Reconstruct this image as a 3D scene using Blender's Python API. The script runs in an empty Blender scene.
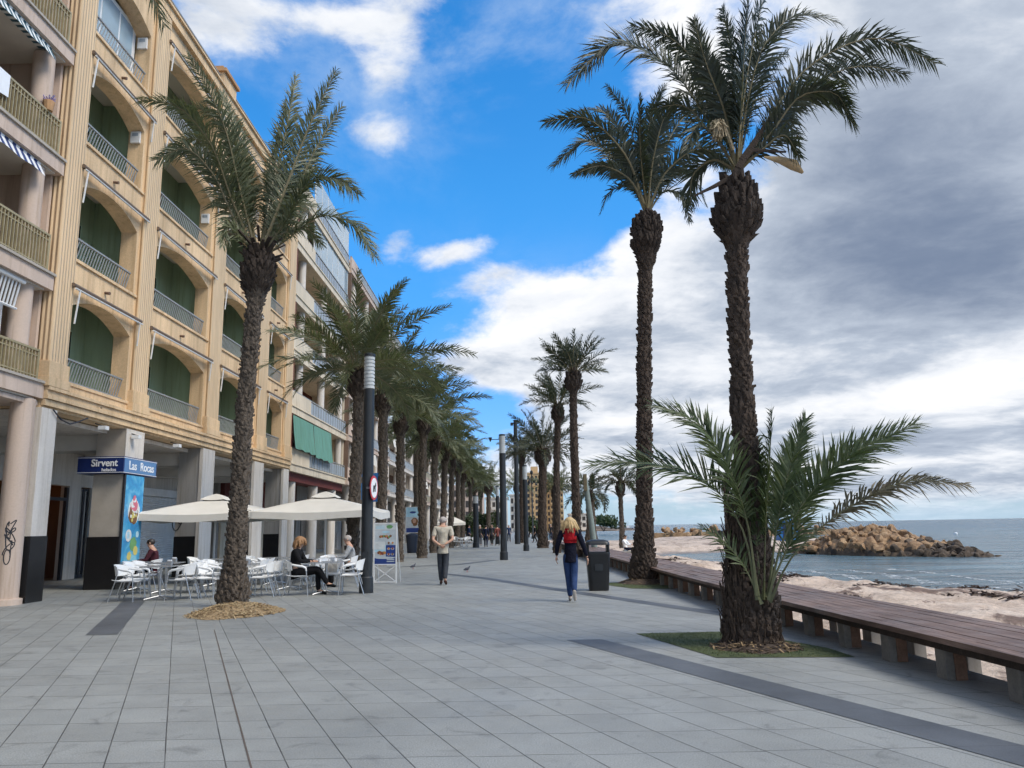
import bpy, bmesh, math, random
import numpy as np
from mathutils import Vector, Matrix, noise as mnoise
R = math.radians
sc = bpy.context.scene
COL = sc.collection
rnd = random.Random(11)
nrg = np.random.default_rng(5)

# ------------------------------------------------------------------ camera
F, CAMH, HOR = 780.0, 1.45, 527.4
ROLL = R(1.05)
PITCH = math.atan((HOR - 384) / F)
fwd = Vector((0, math.cos(PITCH), math.sin(PITCH)))
up0 = Vector((0, -math.sin(PITCH), math.cos(PITCH)))
rt0 = Vector((1, 0, 0))
rt = math.cos(ROLL) * rt0 - math.sin(ROLL) * up0
up = math.sin(ROLL) * rt0 + math.cos(ROLL) * up0
cam_d = bpy.data.cameras.new('camera')
cam = bpy.data.objects.new('camera', cam_d)
COL.objects.link(cam)
M = Matrix(((rt.x, up.x, -fwd.x, 0), (rt.y, up.y, -fwd.y, 0), (rt.z, up.z, -fwd.z, CAMH), (0, 0, 0, 1)))
cam.matrix_world = M
cam_d.sensor_width = 36
cam_d.lens = F / 1024 * 36
cam_d.clip_start = 0.1
cam_d.clip_end = 60000
sc.camera = cam

def ray(px, py):
    x = (px - 512) / F
    y = -(py - 384) / F
    return fwd + rt * x + up * y

def atY(px, py, Y):
    d = ray(px, py)
    return Vector((0, 0, CAMH)) + d * (Y / d.y)

def azel(px, py):
    d = ray(px, py).normalized()
    return math.degrees(math.atan2(d.x, d.y)), math.degrees(math.asin(d.z))

# ------------------------------------------------------------------ mesh builder
class MB:
    def __init__(s):
        s.v = []; s.f = []; s.m = []
    def add(s, vs, fs, m=0):
        o = len(s.v)
        s.v.extend(tuple(map(float, v)) for v in vs)
        s.f.extend([i + o for i in f] for f in fs)
        s.m.extend([m] * len(fs))
        return s
    def box(s, x0, x1, y0, y1, z0, z1, m=0):
        return s.add([(x0,y0,z0),(x1,y0,z0),(x1,y1,z0),(x0,y1,z0),(x0,y0,z1),(x1,y0,z1),(x1,y1,z1),(x0,y1,z1)],
              [(3,2,1,0),(4,5,6,7),(0,1,5,4),(1,2,6,5),(2,3,7,6),(3,0,4,7)], m)
    def bar(s, p, q, w, h, m=0, upv=(0,0,1)):
        p = Vector(p); q = Vector(q); t = (q - p).normalized()
        u = Vector(upv)
        if abs(t.dot(u)) > .98: u = Vector((1,0,0))
        a = t.cross(u).normalized() * w/2
        b = a.cross(t).normalized() * h/2
        vs = [p-a-b, p+a-b, p+a+b, p-a+b, q-a-b, q+a-b, q+a+b, q-a+b]
        return s.add(vs, [(0,1,2,3),(7,6,5,4),(0,4,5,1),(1,5,6,2),(2,6,7,3),(3,7,4,0)], m)
    def tube(s, pts, r, n=8, m=0, cap=True, sx=1.0):
        pts = [Vector(p) for p in pts]
        k = len(pts)
        rs = r if isinstance(r, (list, tuple)) else [r] * k
        vs = []; fs = []
        pa = None
        for i, p in enumerate(pts):
            t = (pts[min(i+1,k-1)] - pts[max(i-1,0)]).normalized()
            if pa is None:
                u = Vector((0,0,1)) if abs(t.z) < .9 else Vector((1,0,0))
                a = t.cross(u).normalized()
            else:
                a = (pa - t * pa.dot(t)).normalized()
            pa = a
            b = t.cross(a)
            for j in range(n):
                th = 2*math.pi*j/n
                vs.append(p + (a*math.cos(th)*sx + b*math.sin(th)) * rs[i])
        for i in range(k-1):
            for j in range(n):
                fs.append((i*n+j, i*n+(j+1)%n, (i+1)*n+(j+1)%n, (i+1)*n+j))
        if cap:
            fs.append(tuple(range(n-1,-1,-1))); fs.append(tuple((k-1)*n+j for j in range(n)))
        return s.add(vs, fs, m)
    def lathe(s, prof, n=16, c=(0,0,0), m=0, sx=1, sy=1, cap=True):
        vs = []; fs = []
        for z, r in prof:
            for j in range(n):
                th = 2*math.pi*j/n
                vs.append((c[0]+r*sx*math.cos(th), c[1]+r*sy*math.sin(th), c[2]+z))
        k = len(prof)
        for i in range(k-1):
            for j in range(n):
                fs.append((i*n+j, i*n+(j+1)%n, (i+1)*n+(j+1)%n, (i+1)*n+j))
        if cap:
            fs.append(tuple(range(n-1,-1,-1))); fs.append(tuple((k-1)*n+j for j in range(n)))
        return s.add(vs, fs, m)
    def prism(s, poly, z0, z1, m=0):
        n = len(poly)
        vs = [(x,y,z0) for x,y in poly] + [(x,y,z1) for x,y in poly]
        fs = [tuple(range(n-1,-1,-1)), tuple(range(n,2*n))] + [(i,(i+1)%n,n+(i+1)%n,n+i) for i in range(n)]
        return s.add(vs, fs, m)
    def blob(s, c, rx, ry, rz, n=10, k=6, m=0):
        prof = [(-math.cos(math.pi*i/k)*1.0, max(.02, math.sin(math.pi*i/k))) for i in range(k+1)]
        vs=[];fs=[]
        for z,r in prof:
            for j in range(n):
                th=2*math.pi*j/n
                vs.append((c[0]+rx*r*math.cos(th), c[1]+ry*r*math.sin(th), c[2]+rz*z))
        for i in range(k):
            for j in range(n):
                fs.append((i*n+j, i*n+(j+1)%n, (i+1)*n+(j+1)%n, (i+1)*n+j))
        return s.add(vs, fs, m)
    def build(s, name, mats, parent=None, world=False, smooth=None, bevel=0):
        me = bpy.data.meshes.new(name)
        vs = s.v
        if world and parent is not None:
            l = parent.location
            vs = [(x-l.x, y-l.y, z-l.z) for x,y,z in vs]
        me.from_pydata(vs, [], s.f)
        if not isinstance(mats, (list, tuple)): mats = [mats]
        for mm in mats: me.materials.append(mm)
        if len(mats) > 1: me.polygons.foreach_set('material_index', s.m)
        if smooth is not None:
            me.polygons.foreach_set('use_smooth', [True]*len(me.polygons))
            me.set_sharp_from_angle(angle=R(smooth))
        me.update()
        o = bpy.data.objects.new(name, me)
        COL.objects.link(o)
        if parent is not None: o.parent = parent
        if bevel:
            b = o.modifiers.new('edge', 'BEVEL'); b.width = bevel; b.segments = 2; b.limit_method = 'ANGLE'; b.angle_limit = R(40)
        return o

def tag(o, label=None, cat=None, group=None, kind=None):
    if label: o['label'] = label
    if cat: o['category'] = cat
    if group: o['group'] = group
    if kind: o['kind'] = kind
    return o
def thing(name, label, cat, loc=(0,0,0), rz=0.0, group=None):
    o = bpy.data.objects.new(name, None)
    COL.objects.link(o)
    o.location = loc; o.rotation_euler = (0,0,rz); o.empty_display_size = .2
    return tag(o, label, cat, group)
def kids(o):
    return [c for c in bpy.data.objects if c.parent is o]
def copy_tree(root, loc, rz=0.0, label=None, scale=None):
    def rec(o, par):
        c = o.copy(); COL.objects.link(c); c.parent = par
        for ch in kids(o): rec(ch, c)
        return c
    c = root.copy(); COL.objects.link(c)
    c.location = loc; c.rotation_euler = (0,0,rz)
    if scale: c.scale = scale
    if label: c['label'] = label
    for ch in kids(root): rec(ch, c)
    return c

# ------------------------------------------------------------------ materials
class NT:
    def __init__(s, tree):
        s.t = tree; s.n = tree.nodes; s.l = tree.links
    def new(s, typ, **kw):
        n = s.n.new(typ)
        for k, v in kw.items(): setattr(n, k, v)
        return n
    def put(s, sock, v):
        if v is None: return
        if isinstance(v, bpy.types.NodeSocket): s.l.new(v, sock)
        else:
            if sock.type == 'RGBA' and len(v) == 3: v = (*v, 1)
            sock.default_value = v
    def math(s, op, a, b=None, c=None, clamp=False):
        n = s.new('ShaderNodeMath', operation=op, use_clamp=clamp)
        s.put(n.inputs[0], a); s.put(n.inputs[1], b)
        if c is not None: s.put(n.inputs[2], c)
        return n.outputs[0]
    def vmath(s, op, a, b=None, scale=None):
        n = s.new('ShaderNodeVectorMath', operation=op)
        s.put(n.inputs[0], a)
        if b is not None: s.put(n.inputs[1], b)
        if scale is not None: s.put(n.inputs['Scale'], scale)
        return n.outputs['Value' if op in ('LENGTH','DOT_PRODUCT','DISTANCE') else 'Vector']
    def noise(s, vec, scale, detail=4, rough=.55, dist=0, col=False):
        n = s.new('ShaderNodeTexNoise')
        s.put(n.inputs['Vector'], vec)
        n.inputs['Scale'].default_value = scale; n.inputs['Detail'].default_value = detail
        n.inputs['Roughness'].default_value = rough; n.inputs['Distortion'].default_value = dist
        return n.outputs['Color' if col else 'Fac']
    def ramp(s, fac, stops, interp='LINEAR'):
        n = s.new('ShaderNodeValToRGB')
        n.color_ramp.interpolation = interp
        e = n.color_ramp.elements
        while len(e) < len(stops): e.new(.5)
        for i, (p, c) in enumerate(stops):
            e[i].position = p
            if isinstance(c, (int, float)): c = (c, c, c)
            e[i].color = (*c, 1)
        s.put(n.inputs[0], fac)
        return n.outputs[0]
    def mix(s, fac, a, b, mode='MIX'):
        n = s.new('ShaderNodeMix', data_type='RGBA', blend_type=mode)
        s.put(n.inputs[0], fac); s.put(n.inputs[6], a); s.put(n.inputs[7], b)
        return n.outputs[2]
    def smooth(s, x, lo, hi, a=0.0, b=1.0):
        n = s.new('ShaderNodeMapRange', interpolation_type='SMOOTHSTEP')
        s.put(n.inputs[0], x)
        n.inputs[1].default_value = lo; n.inputs[2].default_value = hi
        n.inputs[3].default_value = a; n.inputs[4].default_value = b
        return n.outputs[0]
    def sep(s, v):
        n = s.new('ShaderNodeSeparateXYZ'); s.put(n.inputs[0], v); return n.outputs
    def comb(s, x, y, z):
        n = s.new('ShaderNodeCombineXYZ')
        for i, v in enumerate((x,y,z)): s.put(n.inputs[i], v)
        return n.outputs[0]

def new_mat(name):
    m = bpy.data.materials.new(name); m.use_nodes = True
    nt = NT(m.node_tree)
    b = m.node_tree.nodes['Principled BSDF']
    return m, nt, b
def pos(nt, obj=False):
    if obj: return nt.new('ShaderNodeTexCoord').outputs['Object']
    return nt.new('ShaderNodeNewGeometry').outputs['Position']
def bump(nt, b, h, strength=.4, dist=.02):
    n = nt.new('ShaderNodeBump')
    n.inputs['Strength'].default_value = strength; n.inputs['Distance'].default_value = dist
    nt.put(n.inputs['Height'], h)
    nt.l.new(n.outputs[0], b.inputs['Normal'])
def simple(name, col, rough=.7, var=.25, scale=6, metal=0, bmp=0, bscale=40, bdist=.01, streak=False, spec=None, fine=60, obj=False):
    m, nt, b = new_mat(name)
    p = pos(nt, obj)
    q = p
    if streak: q = nt.vmath('MULTIPLY', p, (1, 1, .18))
    n1 = nt.noise(q, scale, 5, .6)
    n2 = nt.noise(p, fine, 3, .6)
    f = nt.math('ADD', nt.math('MULTIPLY', n1, .7), nt.math('MULTIPLY', n2, .3))
    k = nt.ramp(f, [(.3, max(0, 1-var)), (.7, 1+var*.6)])
    c = nt.mix(1.0, (*col, 1), k, 'MULTIPLY')
    if streak:
        st = nt.noise(nt.vmath('MULTIPLY', p, (5,5,.28)), 1.3, 5, .65)
        c = nt.mix(1.0, c, nt.ramp(st, [(.50,(1,1,1)),(.72,(.72,.68,.62))]), 'MULTIPLY')
    nt.l.new(c, b.inputs['Base Color'])
    nt.put(b.inputs['Roughness'], nt.math('ADD', nt.math('MULTIPLY', n1, .2), max(.02, rough-.1)))
    b.inputs['Metallic'].default_value = metal
    if spec is not None: b.inputs['Specular IOR Level'].default_value = spec
    if bmp: bump(nt, b, nt.noise(p, bscale, 4, .6), bmp, bdist)
    return m

MAT = {}
MAT['yellow'] = simple('ochre_render', (.71,.505,.30), .85, .36, 1.2, bmp=.25, bscale=60, bdist=.006, streak=True, fine=25)
MAT['cream'] = simple('cream_render', (.68,.58,.44), .85, .2, 1.1, bmp=.2, bscale=60, bdist=.005, streak=True, fine=25)
MAT['pinkish'] = simple('pink_beige_render', (.56,.44,.36), .85, .18, 1.1, bmp=.2, bscale=60, bdist=.005, streak=True, fine=25)
MAT['offwhite'] = simple('white_column_paint', (.64,.585,.52), .75, .2, 1.6, bmp=.15, bscale=50, bdist=.004, streak=True, fine=20)
MAT['greycon'] = simple('grey_concrete', (.30,.285,.265), .85, .3, 2.2, bmp=.3, bscale=40, bdist=.008, streak=True)
MAT['stone'] = simple('beige_stone_cladding', (.42,.37,.31), .6, .18, 3, bmp=.1)
MAT['granite'] = simple('black_granite', (.012,.012,.013), .22, .4, 20)
MAT['green'] = simple('dark_green_paint', (.30,.40,.27), .8, .2, 1.5, streak=True)
MAT['ceil'] = simple('grey_ceiling_paint', (.62,.58,.52), .9, .15, 1.5)
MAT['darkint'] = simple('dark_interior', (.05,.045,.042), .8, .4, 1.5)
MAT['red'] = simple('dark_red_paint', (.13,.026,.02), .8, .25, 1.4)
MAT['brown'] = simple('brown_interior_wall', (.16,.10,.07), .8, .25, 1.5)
MAT['railgrey'] = simple('grey_railing_paint', (.30,.31,.31), .45, .2, 8, metal=.2)
MAT['brass'] = simple('brass_coloured_railing', (.40,.33,.19), .45, .25, 6, metal=.25)
MAT['bluegrey'] = simple('blue_grey_balustrade', (.33,.38,.43), .45, .25, 2, streak=True)
MAT['whitemetal'] = simple('white_metal', (.72,.72,.71), .4, .12, 8)
MAT['whiteplastic'] = simple('white_plastic', (.80,.80,.79), .35, .06, 6)
MAT['alu'] = simple('brushed_aluminium', (.55,.56,.57), .3, .15, 14, metal=.85)
MAT['tabletop'] = simple('grey_metal_tabletop', (.42,.43,.44), .28, .15, 10, metal=.6)
MAT['lamppost'] = simple('dark_lamp_post_paint', (.018,.021,.024), .45, .4, 4)
MAT['lantern'] = simple('ribbed_lamp_glass', (.50,.52,.52), .35, .18, 8)
MAT['canvas'] = simple('off_white_canvas', (.64,.605,.54), .9, .10, 2, bmp=.1, bscale=200, bdist=.002)
MAT['straw'] = simple('straw_mulch', (.36,.25,.135), .95, .55, 9, bmp=.9, bscale=55, bdist=.03)
MAT['straw2'] = simple('pale_straw_chip', (.46,.34,.19), .95, .4, 20)
MAT['blackplastic'] = simple('black_bin_plastic', (.013,.014,.016), .42, .3, 5)
MAT['bluebin'] = simple('dark_blue_bin_plastic', (.018,.027,.05), .45, .3, 5)
MAT['navy'] = simple('navy_sign_blue', (.012,.028,.13), .35, .12, 5)
MAT['signwhite'] = simple('sign_white', (.78,.79,.80), .4, .05, 5)
MAT['signred'] = simple('sign_red', (.48,.02,.03), .4, .1, 5)
MAT['signdark'] = simple('sign_black', (.02,.02,.025), .5, .1, 5)
MAT['shutter'] = simple('galvanised_shutter', (.80,.80,.79), .35, .15, 4)  # grey metal slats; near-white base colour carries their sky reflection
MAT['glassdark'] = simple('dark_window_glass', (.02,.025,.03), .08, .3, 2, spec=.8)
MAT['glassblue'] = simple('pale_balcony_glass', (.30,.40,.46), .12, .2, 1.2, spec=.8)
MAT['awngreen'] = simple('green_awning_cloth', (.13,.30,.235), .9, .18, 2.5, streak=True, bmp=.1, bscale=150, bdist=.002)
MAT['terracotta'] = simple('terracotta', (.45,.26,.13), .85, .3, 4)
MAT['skin'] = simple('skin', (.50,.29,.20), .5, .1, 20)
MAT['legcon'] = simple('stained_dark_concrete', (.21,.195,.17), .85, .4, 6, bmp=.3)
MAT['rust'] = simple('rust_stained_concrete', (.22,.13,.085), .85, .5, 7, bmp=.3)
MAT['blueplastic'] = simple('bright_blue_hut_paint', (.02,.17,.45), .45, .15, 2)
MAT['apart'] = simple('yellow_brown_apartment_render', (.56,.38,.20), .9, .15, .5)
MAT['farwhite'] = simple('far_white_render', (.60,.56,.50), .9, .15, .4)
MAT['farpink'] = simple('far_pink_render', (.52,.40,.33), .9, .15, .4)
def cloth(name, col, var=.25):
    return simple(name, col, .85, var, 9, bmp=.8, bscale=13, bdist=.035, obj=True, spec=.12)

def stripes_mat(name, c1, c2, period, axis=1):
    m, nt, b = new_mat(name)
    s = nt.sep(pos(nt))[axis]
    fr = nt.math('FRACT', nt.math('DIVIDE', s, period))
    k = nt.math('GREATER_THAN', fr, .5)
    n = nt.noise(pos(nt), 4, 4)
    c = nt.mix(k, (*c1,1), (*c2,1))
    c = nt.mix(1.0, c, nt.ramp(n, [(.3,.8),(.7,1.08)]), 'MULTIPLY')
    nt.l.new(c, b.inputs['Base Color']); b.inputs['Roughness'].default_value = .9
    return m
MAT['stripe'] = stripes_mat('navy_white_striped_cloth', (.03,.05,.15), (.72,.72,.72), .26)
MAT['stripe2'] = stripes_mat('teal_white_striped_cloth', (.04,.10,.13), (.70,.72,.70), .2)

# fluted ochre pilaster: vertical grooves as bump
def fluted():
    m, nt, b = new_mat('fluted_ochre_render')
    p = pos(nt); s = nt.sep(p)
    w = nt.math('SINE', nt.math('MULTIPLY', nt.math('ADD', s[1], s[0]), 2*math.pi/.115))
    n1 = nt.noise(nt.vmath('MULTIPLY', p, (1,1,.12)), 1.6, 5, .65)
    n2 = nt.noise(nt.vmath('MULTIPLY', p, (6,6,.5)), 2.0, 4, .6)
    f = nt.math('ADD', nt.math('MULTIPLY', n1, .6), nt.math('MULTIPLY', n2, .4))
    c = nt.mix(1.0, (.73,.53,.325,1), nt.ramp(f, [(.3,.74),(.7,1.12)]), 'MULTIPLY')
    nt.l.new(c, b.inputs['Base Color']); b.inputs['Roughness'].default_value = .88
    bump(nt, b, w, .8, .02)
    return m
MAT['fluted'] = fluted()

def paving():
    m, nt, b = new_mat('grey_paving_tiles')
    p = pos(nt); s = nt.sep(p)
    a = R(23)
    u = nt.math('ADD', nt.math('MULTIPLY', s[0], math.cos(a)), nt.math('MULTIPLY', s[1], math.sin(a)))
    wob = nt.math('MULTIPLY', nt.math('SUBTRACT', nt.noise(p, .6, 2), .5), .008)
    u = nt.math('DIVIDE', nt.math('ADD', u, wob), .357)
    row = nt.math('FLOOR', u)
    off = nt.math('MULTIPLY', nt.math('PINGPONG', row, 1.0), 0.02)
    v = nt.math('DIVIDE', nt.math('ADD', s[1], off), .54)
    def edge(x, w):
        f = nt.math('FRACT', x)
        d = nt.math('MINIMUM', f, nt.math('SUBTRACT', 1.0, f))
        return d
    du = nt.math('MULTIPLY', edge(u, 0), .357); dv = nt.math('MULTIPLY', edge(v, 0), .54)
    ju = nt.smooth(du, .0015, .0065, 1, 0); jv = nt.smooth(dv, .0015, .0065, .95, 0)
    gap = nt.noise(p, 2.0, 3)
    joint = nt.math('MULTIPLY', nt.math('MAXIMUM', ju, jv), nt.smooth(gap, .3, .55, .6, 1))
    cell = nt.comb(row, nt.math('FLOOR', v), 0)
    wn = nt.new('ShaderNodeTexWhiteNoise', noise_dimensions='2D'); nt.put(wn.inputs['Vector'], cell)
    tone = nt.ramp(wn.outputs['Value'], [(0,.92),(1,1.06)])
    big = nt.ramp(nt.noise(p, .35, 5, .6), [(.3,.88),(.7,1.08)])
    med = nt.ramp(nt.noise(p, 2.2, 5, .65), [(.3,.90),(.7,1.06)])
    spk = nt.ramp(nt.noise(p, 95, 3, .8), [(.3,.55),(.7,1.42)])
    stain = nt.ramp(nt.noise(p, 3.1, 5, .6, .8), [(.57,1.0),(.70,.70)])
    c = (.258,.264,.252,1)
    for k in (tone, big, med, spk, stain): c = nt.mix(1.0, c, k, 'MULTIPLY')
    # pale droppings and gum marks
    vor = nt.new('ShaderNodeTexVoronoi'); nt.put(vor.inputs['Vector'], p); vor.inputs['Scale'].default_value = 1.6
    gum = nt.math('MULTIPLY', nt.smooth(vor.outputs['Distance'], .018, .028, 1, 0), .5)
    c = nt.mix(gum, c, (.09,.09,.09,1))
    c = nt.mix(joint, c, (.045,.043,.04,1))
    nt.l.new(c, b.inputs['Base Color'])
    nt.put(b.inputs['Roughness'], nt.ramp(nt.noise(p, 1.2, 4), [(.3,.5),(.7,.72)]))
    h = nt.math('SUBTRACT', nt.math('MULTIPLY', nt.noise(p, 90, 3), .15), joint)
    bump(nt, b, h, .5, .006)
    return m
MAT['paving'] = paving()
def darkstrip():
    m, nt, b = new_mat('dark_blue_grey_paving_band')
    p = pos(nt); s = nt.sep(p); a = R(23)
    v = nt.math('DIVIDE', s[1], .54)
    f = nt.math('FRACT', v); d = nt.math('MULTIPLY', nt.math('MINIMUM', f, nt.math('SUBTRACT', 1.0, f)), .54)
    j = nt.smooth(d, .002, .006, .7, 0)
    c = (.082,.088,.097,1)
    for k in (nt.ramp(nt.noise(p, 1.4, 5, .6), [(.3,.75),(.7,1.25)]), nt.ramp(nt.noise(p, 120, 2, .7), [(.3,.75),(.7,1.25)])):
        c = nt.mix(1.0, c, k, 'MULTIPLY')
    c = nt.mix(j, c, (.03,.03,.03,1))
    nt.l.new(c, b.inputs['Base Color']); b.inputs['Roughness'].default_value = .55
    bump(nt, b, nt.noise(p, 90, 3), .3, .003)
    return m
MAT['strip'] = darkstrip()

def sand():
    m, nt, b = new_mat('pale_shell_sand')
    p = pos(nt)
    q = nt.vmath('MULTIPLY', p, (1, .55, 1))
    c = nt.ramp(nt.noise(p, .9, 5, .6), [(.25,(.36,.265,.20)),(.5,(.58,.455,.36)),(.75,(.72,.60,.49))])
    c = nt.mix(1.0, c, nt.ramp(nt.noise(p, 9, 4, .7), [(.3,.72),(.7,1.18)]), 'MULTIPLY')
    c = nt.mix(1.0, c, nt.ramp(nt.noise(p, 70, 3, .7), [(.3,.7),(.7,1.2)]), 'MULTIPLY')
    weed = nt.noise(q, .55, 6, .68, .8)
    wm = nt.smooth(weed, .54, .60, 0, .85)
    bits = nt.smooth(nt.noise(p, 5, 5, .75), .55, .62, 0, .75)
    bits2 = nt.math('MULTIPLY', bits, nt.smooth(nt.noise(p, .7, 3), .4, .6))
    c = nt.mix(nt.math('MAXIMUM', wm, bits2), c, nt.ramp(nt.noise(p, 14, 4), [(.3,(.05,.03,.022)),(.7,(.17,.10,.075))]))
    z = nt.sep(p)[2]
    wet = nt.smooth(z, -.72, -.55, 1, 0)
    c = nt.mix(nt.math('MULTIPLY', wet, .65), c, (.10,.075,.055,1))
    nt.l.new(c, b.inputs['Base Color'])
    nt.put(b.inputs['Roughness'], nt.math('SUBTRACT', .95, nt.math('MULTIPLY', wet, .5)))
    h = nt.math('ADD', nt.noise(p, 4, 5, .6), nt.math('MULTIPLY', nt.noise(p, 30, 4, .7), .35))
    bump(nt, b, h, .7, .09)
    return m
MAT['sand'] = sand()

def water():
    m, nt, b = new_mat('sea_water')
    p = pos(nt)
    s = nt.sep(p)
    far = nt.smooth(s[1], 25, 260, 0, 1)
    c = nt.mix(far, (.075,.125,.145,1), (.028,.085,.125,1))
    patch = nt.ramp(nt.noise(nt.vmath('MULTIPLY', p, (.012,.05,1)), 1.0, 4), [(.35,.75),(.65,1.2)])
    c = nt.mix(1.0, c, patch, 'MULTIPLY')
    c = nt.mix(1.0, c, nt.ramp(nt.noise(nt.vmath('MULTIPLY', p, (.16,.7,1)), 1.0, 6, .65), [(.36,.5),(.64,1.7)]), 'MULTIPLY')  # light and dark of the ripples painted into the water colour
    q = nt.vmath('MULTIPLY', p, (.45, 1, 1))
    w1 = nt.noise(q, 1.1, 5, .62, .4); w2 = nt.noise(q, .22, 4, .6, .3); w3 = nt.noise(q, 5, 3, .6)
    crest = nt.smooth(nt.noise(nt.vmath('MULTIPLY', p, (.22, 1, 1)), .9, 6, .7), .665, .70, 0, .55)
    shore = nt.smooth(s[1], 60, 30, 0, 1)
    c = nt.mix(nt.math('MULTIPLY', crest, nt.math('ADD', .25, nt.math('MULTIPLY', shore, .75))), c, (.62,.64,.64,1))
    nt.l.new(c, b.inputs['Base Color'])
    b.inputs['Roughness'].default_value = .22
    b.inputs['IOR'].default_value = 1.33
    h = nt.math('ADD', nt.math('MULTIPLY', w2, 1.4), nt.math('ADD', nt.math('MULTIPLY', w1, .5), nt.math('MULTIPLY', w3, .08)))
    bump(nt, b, h, 1.0, .9)
    return m
MAT['water'] = water()
def rockmat(name, c1, c2, c3):
    m, nt, b = new_mat(name)
    p = pos(nt)
    c = nt.ramp(nt.noise(p, 1.3, 5, .6), [(.3,c1),(.5,c2),(.72,c3)])
    c = nt.mix(1.0, c, nt.ramp(nt.noise(p, 11, 5, .7), [(.3,.62),(.7,1.25)]), 'MULTIPLY')
    nt.l.new(c, b.inputs['Base Color']); b.inputs['Roughness'].default_value = .9
    bump(nt, b, nt.noise(p, 6, 6, .7), .8, .12)
    return m
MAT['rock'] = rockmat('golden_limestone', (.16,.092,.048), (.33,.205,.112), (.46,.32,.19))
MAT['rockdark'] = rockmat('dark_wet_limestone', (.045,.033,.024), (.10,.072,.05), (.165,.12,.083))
def foliage(name, c1, c2, c3, sc_=2.0, trans=.25):
    m, nt, b = new_mat(name)
    p = pos(nt)
    c = nt.ramp(nt.noise(p, sc_, 4, .6), [(.3,c1),(.5,c2),(.75,c3)])
    c = nt.mix(1.0, c, nt.ramp(nt.noise(p, 30, 2), [(.3,.7),(.7,1.25)]), 'MULTIPLY')
    nt.l.new(c, b.inputs['Base Color']); b.inputs['Roughness'].default_value = .5
    tr = nt.new('ShaderNodeBsdfTranslucent'); nt.l.new(nt.mix(1.0, c, (1.3,1.35,.7,1), 'MULTIPLY'), tr.inputs[0])
    mx = nt.new('ShaderNodeMixShader'); mx.inputs[0].default_value = trans
    out = m.node_tree.nodes['Material Output']
    nt.l.new(b.outputs[0], mx.inputs[1]); nt.l.new(tr.outputs[0], mx.inputs[2]); nt.l.new(mx.outputs[0], out.inputs[0])
    return m
MAT['leaf'] = foliage('palm_leaf', (.066,.082,.044), (.118,.134,.072), (.18,.19,.112))
MAT['leafd'] = foliage('dark_palm_leaf', (.026,.034,.021), (.048,.060,.036), (.08,.09,.055))  # darker copy of the palm leaf, backlit tone put into the colour
MAT['leafy'] = foliage('young_palm_leaf', (.034,.052,.020), (.060,.088,.031), (.105,.128,.052))
MAT['leafdry'] = foliage('dried_palm_leaf', (.055,.055,.032), (.095,.085,.052), (.16,.13,.09))
MAT['rachis'] = simple('palm_leaf_stalk', (.20,.165,.085), .6, .35, 6)
MAT['youngstalk'] = simple('young_leaf_stalk', (.095,.10,.042), .6, .35, 6)
MAT['bush'] = foliage('shrub_leaf', (.02,.035,.016), (.045,.07,.025), (.08,.11,.035), 1.0)
MAT['trunkg'] = simple('grey_palm_bark', (.125,.098,.075), .95, .8, 13, bmp=.6, bscale=30, bdist=.03)
MAT['trunkb'] = simple('brown_palm_bark', (.075,.053,.039), .95, .65, 6, bmp=.6, bscale=30, bdist=.03)
MAT['boot'] = simple('dark_leaf_base', (.05,.035,.026), .95, .6, 9, bmp=.6, bscale=40, bdist=.02)
MAT['husk'] = simple('tan_flower_sheath', (.36,.25,.13), .8, .35, 12)
MAT['fibre'] = simple('brown_trunk_fibre', (.085,.058,.04), .95, .7, 14, bmp=.8, bscale=60, bdist=.02)
def woodmat():
    m, nt, b = new_mat('weathered_brown_planks')
    p = pos(nt)
    q = nt.vmath('MULTIPLY', p, (14, .7, 14))
    c = nt.ramp(nt.noise(q, 1.6, 6, .7), [(.25,(.06,.035,.025)),(.5,(.145,.088,.064)),(.75,(.27,.18,.14))])
    c = nt.mix(1.0, c, nt.ramp(nt.noise(p, 1.0, 5, .6), [(.3,.65),(.7,1.3)]), 'MULTIPLY')
    nt.l.new(c, b.inputs['Base Color'])
    nt.put(b.inputs['Roughness'], nt.ramp(nt.noise(p, 3, 4), [(.3,.4),(.7,.7)]))
    bump(nt, b, nt.noise(q, 3, 5), .4, .006)
    return m
MAT['wood'] = woodmat()
def turfmat():
    m, nt, b = new_mat('artificial_turf')
    p = pos(nt)
    c = nt.ramp(nt.noise(p, 6, 5, .7), [(.3,(.045,.062,.022)),(.55,(.085,.108,.040)),(.75,(.15,.14,.065))])
    c = nt.mix(1.0, c, nt.ramp(nt.noise(p, 90, 3, .7), [(.3,.55),(.7,1.3)]), 'MULTIPLY')
    nt.l.new(c, b.inputs['Base Color']); b.inputs['Roughness'].default_value = .95
    bump(nt, b, nt.noise(p, 160, 3), .8, .02)
    return m
MAT['turf'] = turfmat()
MAT['soil'] = simple('inland_ground', (.20,.18,.15), .95, .3, .5)
# ------------------------------------------------------------------ sky and light
SUN_AZ, SUN_EL = 118.0, 50.0      # degrees clockwise from +Y (promenade direction), elevation
world = bpy.data.worlds.new('World'); sc.world = world
world.use_nodes = True
W = NT(world.node_tree)
bg = world.node_tree.nodes['Background']
sky = W.new('ShaderNodeTexSky', sky_type='NISHITA')
sky.sun_disc = False
sky.sun_elevation = R(SUN_EL); sky.sun_rotation = R(SUN_AZ)
sky.altitude = 0; sky.air_density = 1.0; sky.dust_density = .6; sky.ozone_density = 2.0
d = W.new('ShaderNodeTexCoord').outputs['Generated']
sx, sy, sz = W.sep(d)
zz = W.math('MAXIMUM', sz, 0.0)
AZ = W.math('MULTIPLY', W.math('ARCTAN2', sx, sy), 180/math.pi)
EL = W.math('MULTIPLY', W.math('ARCSINE', sz), 180/math.pi)
den = W.math('ADD', zz, .16)
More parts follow.
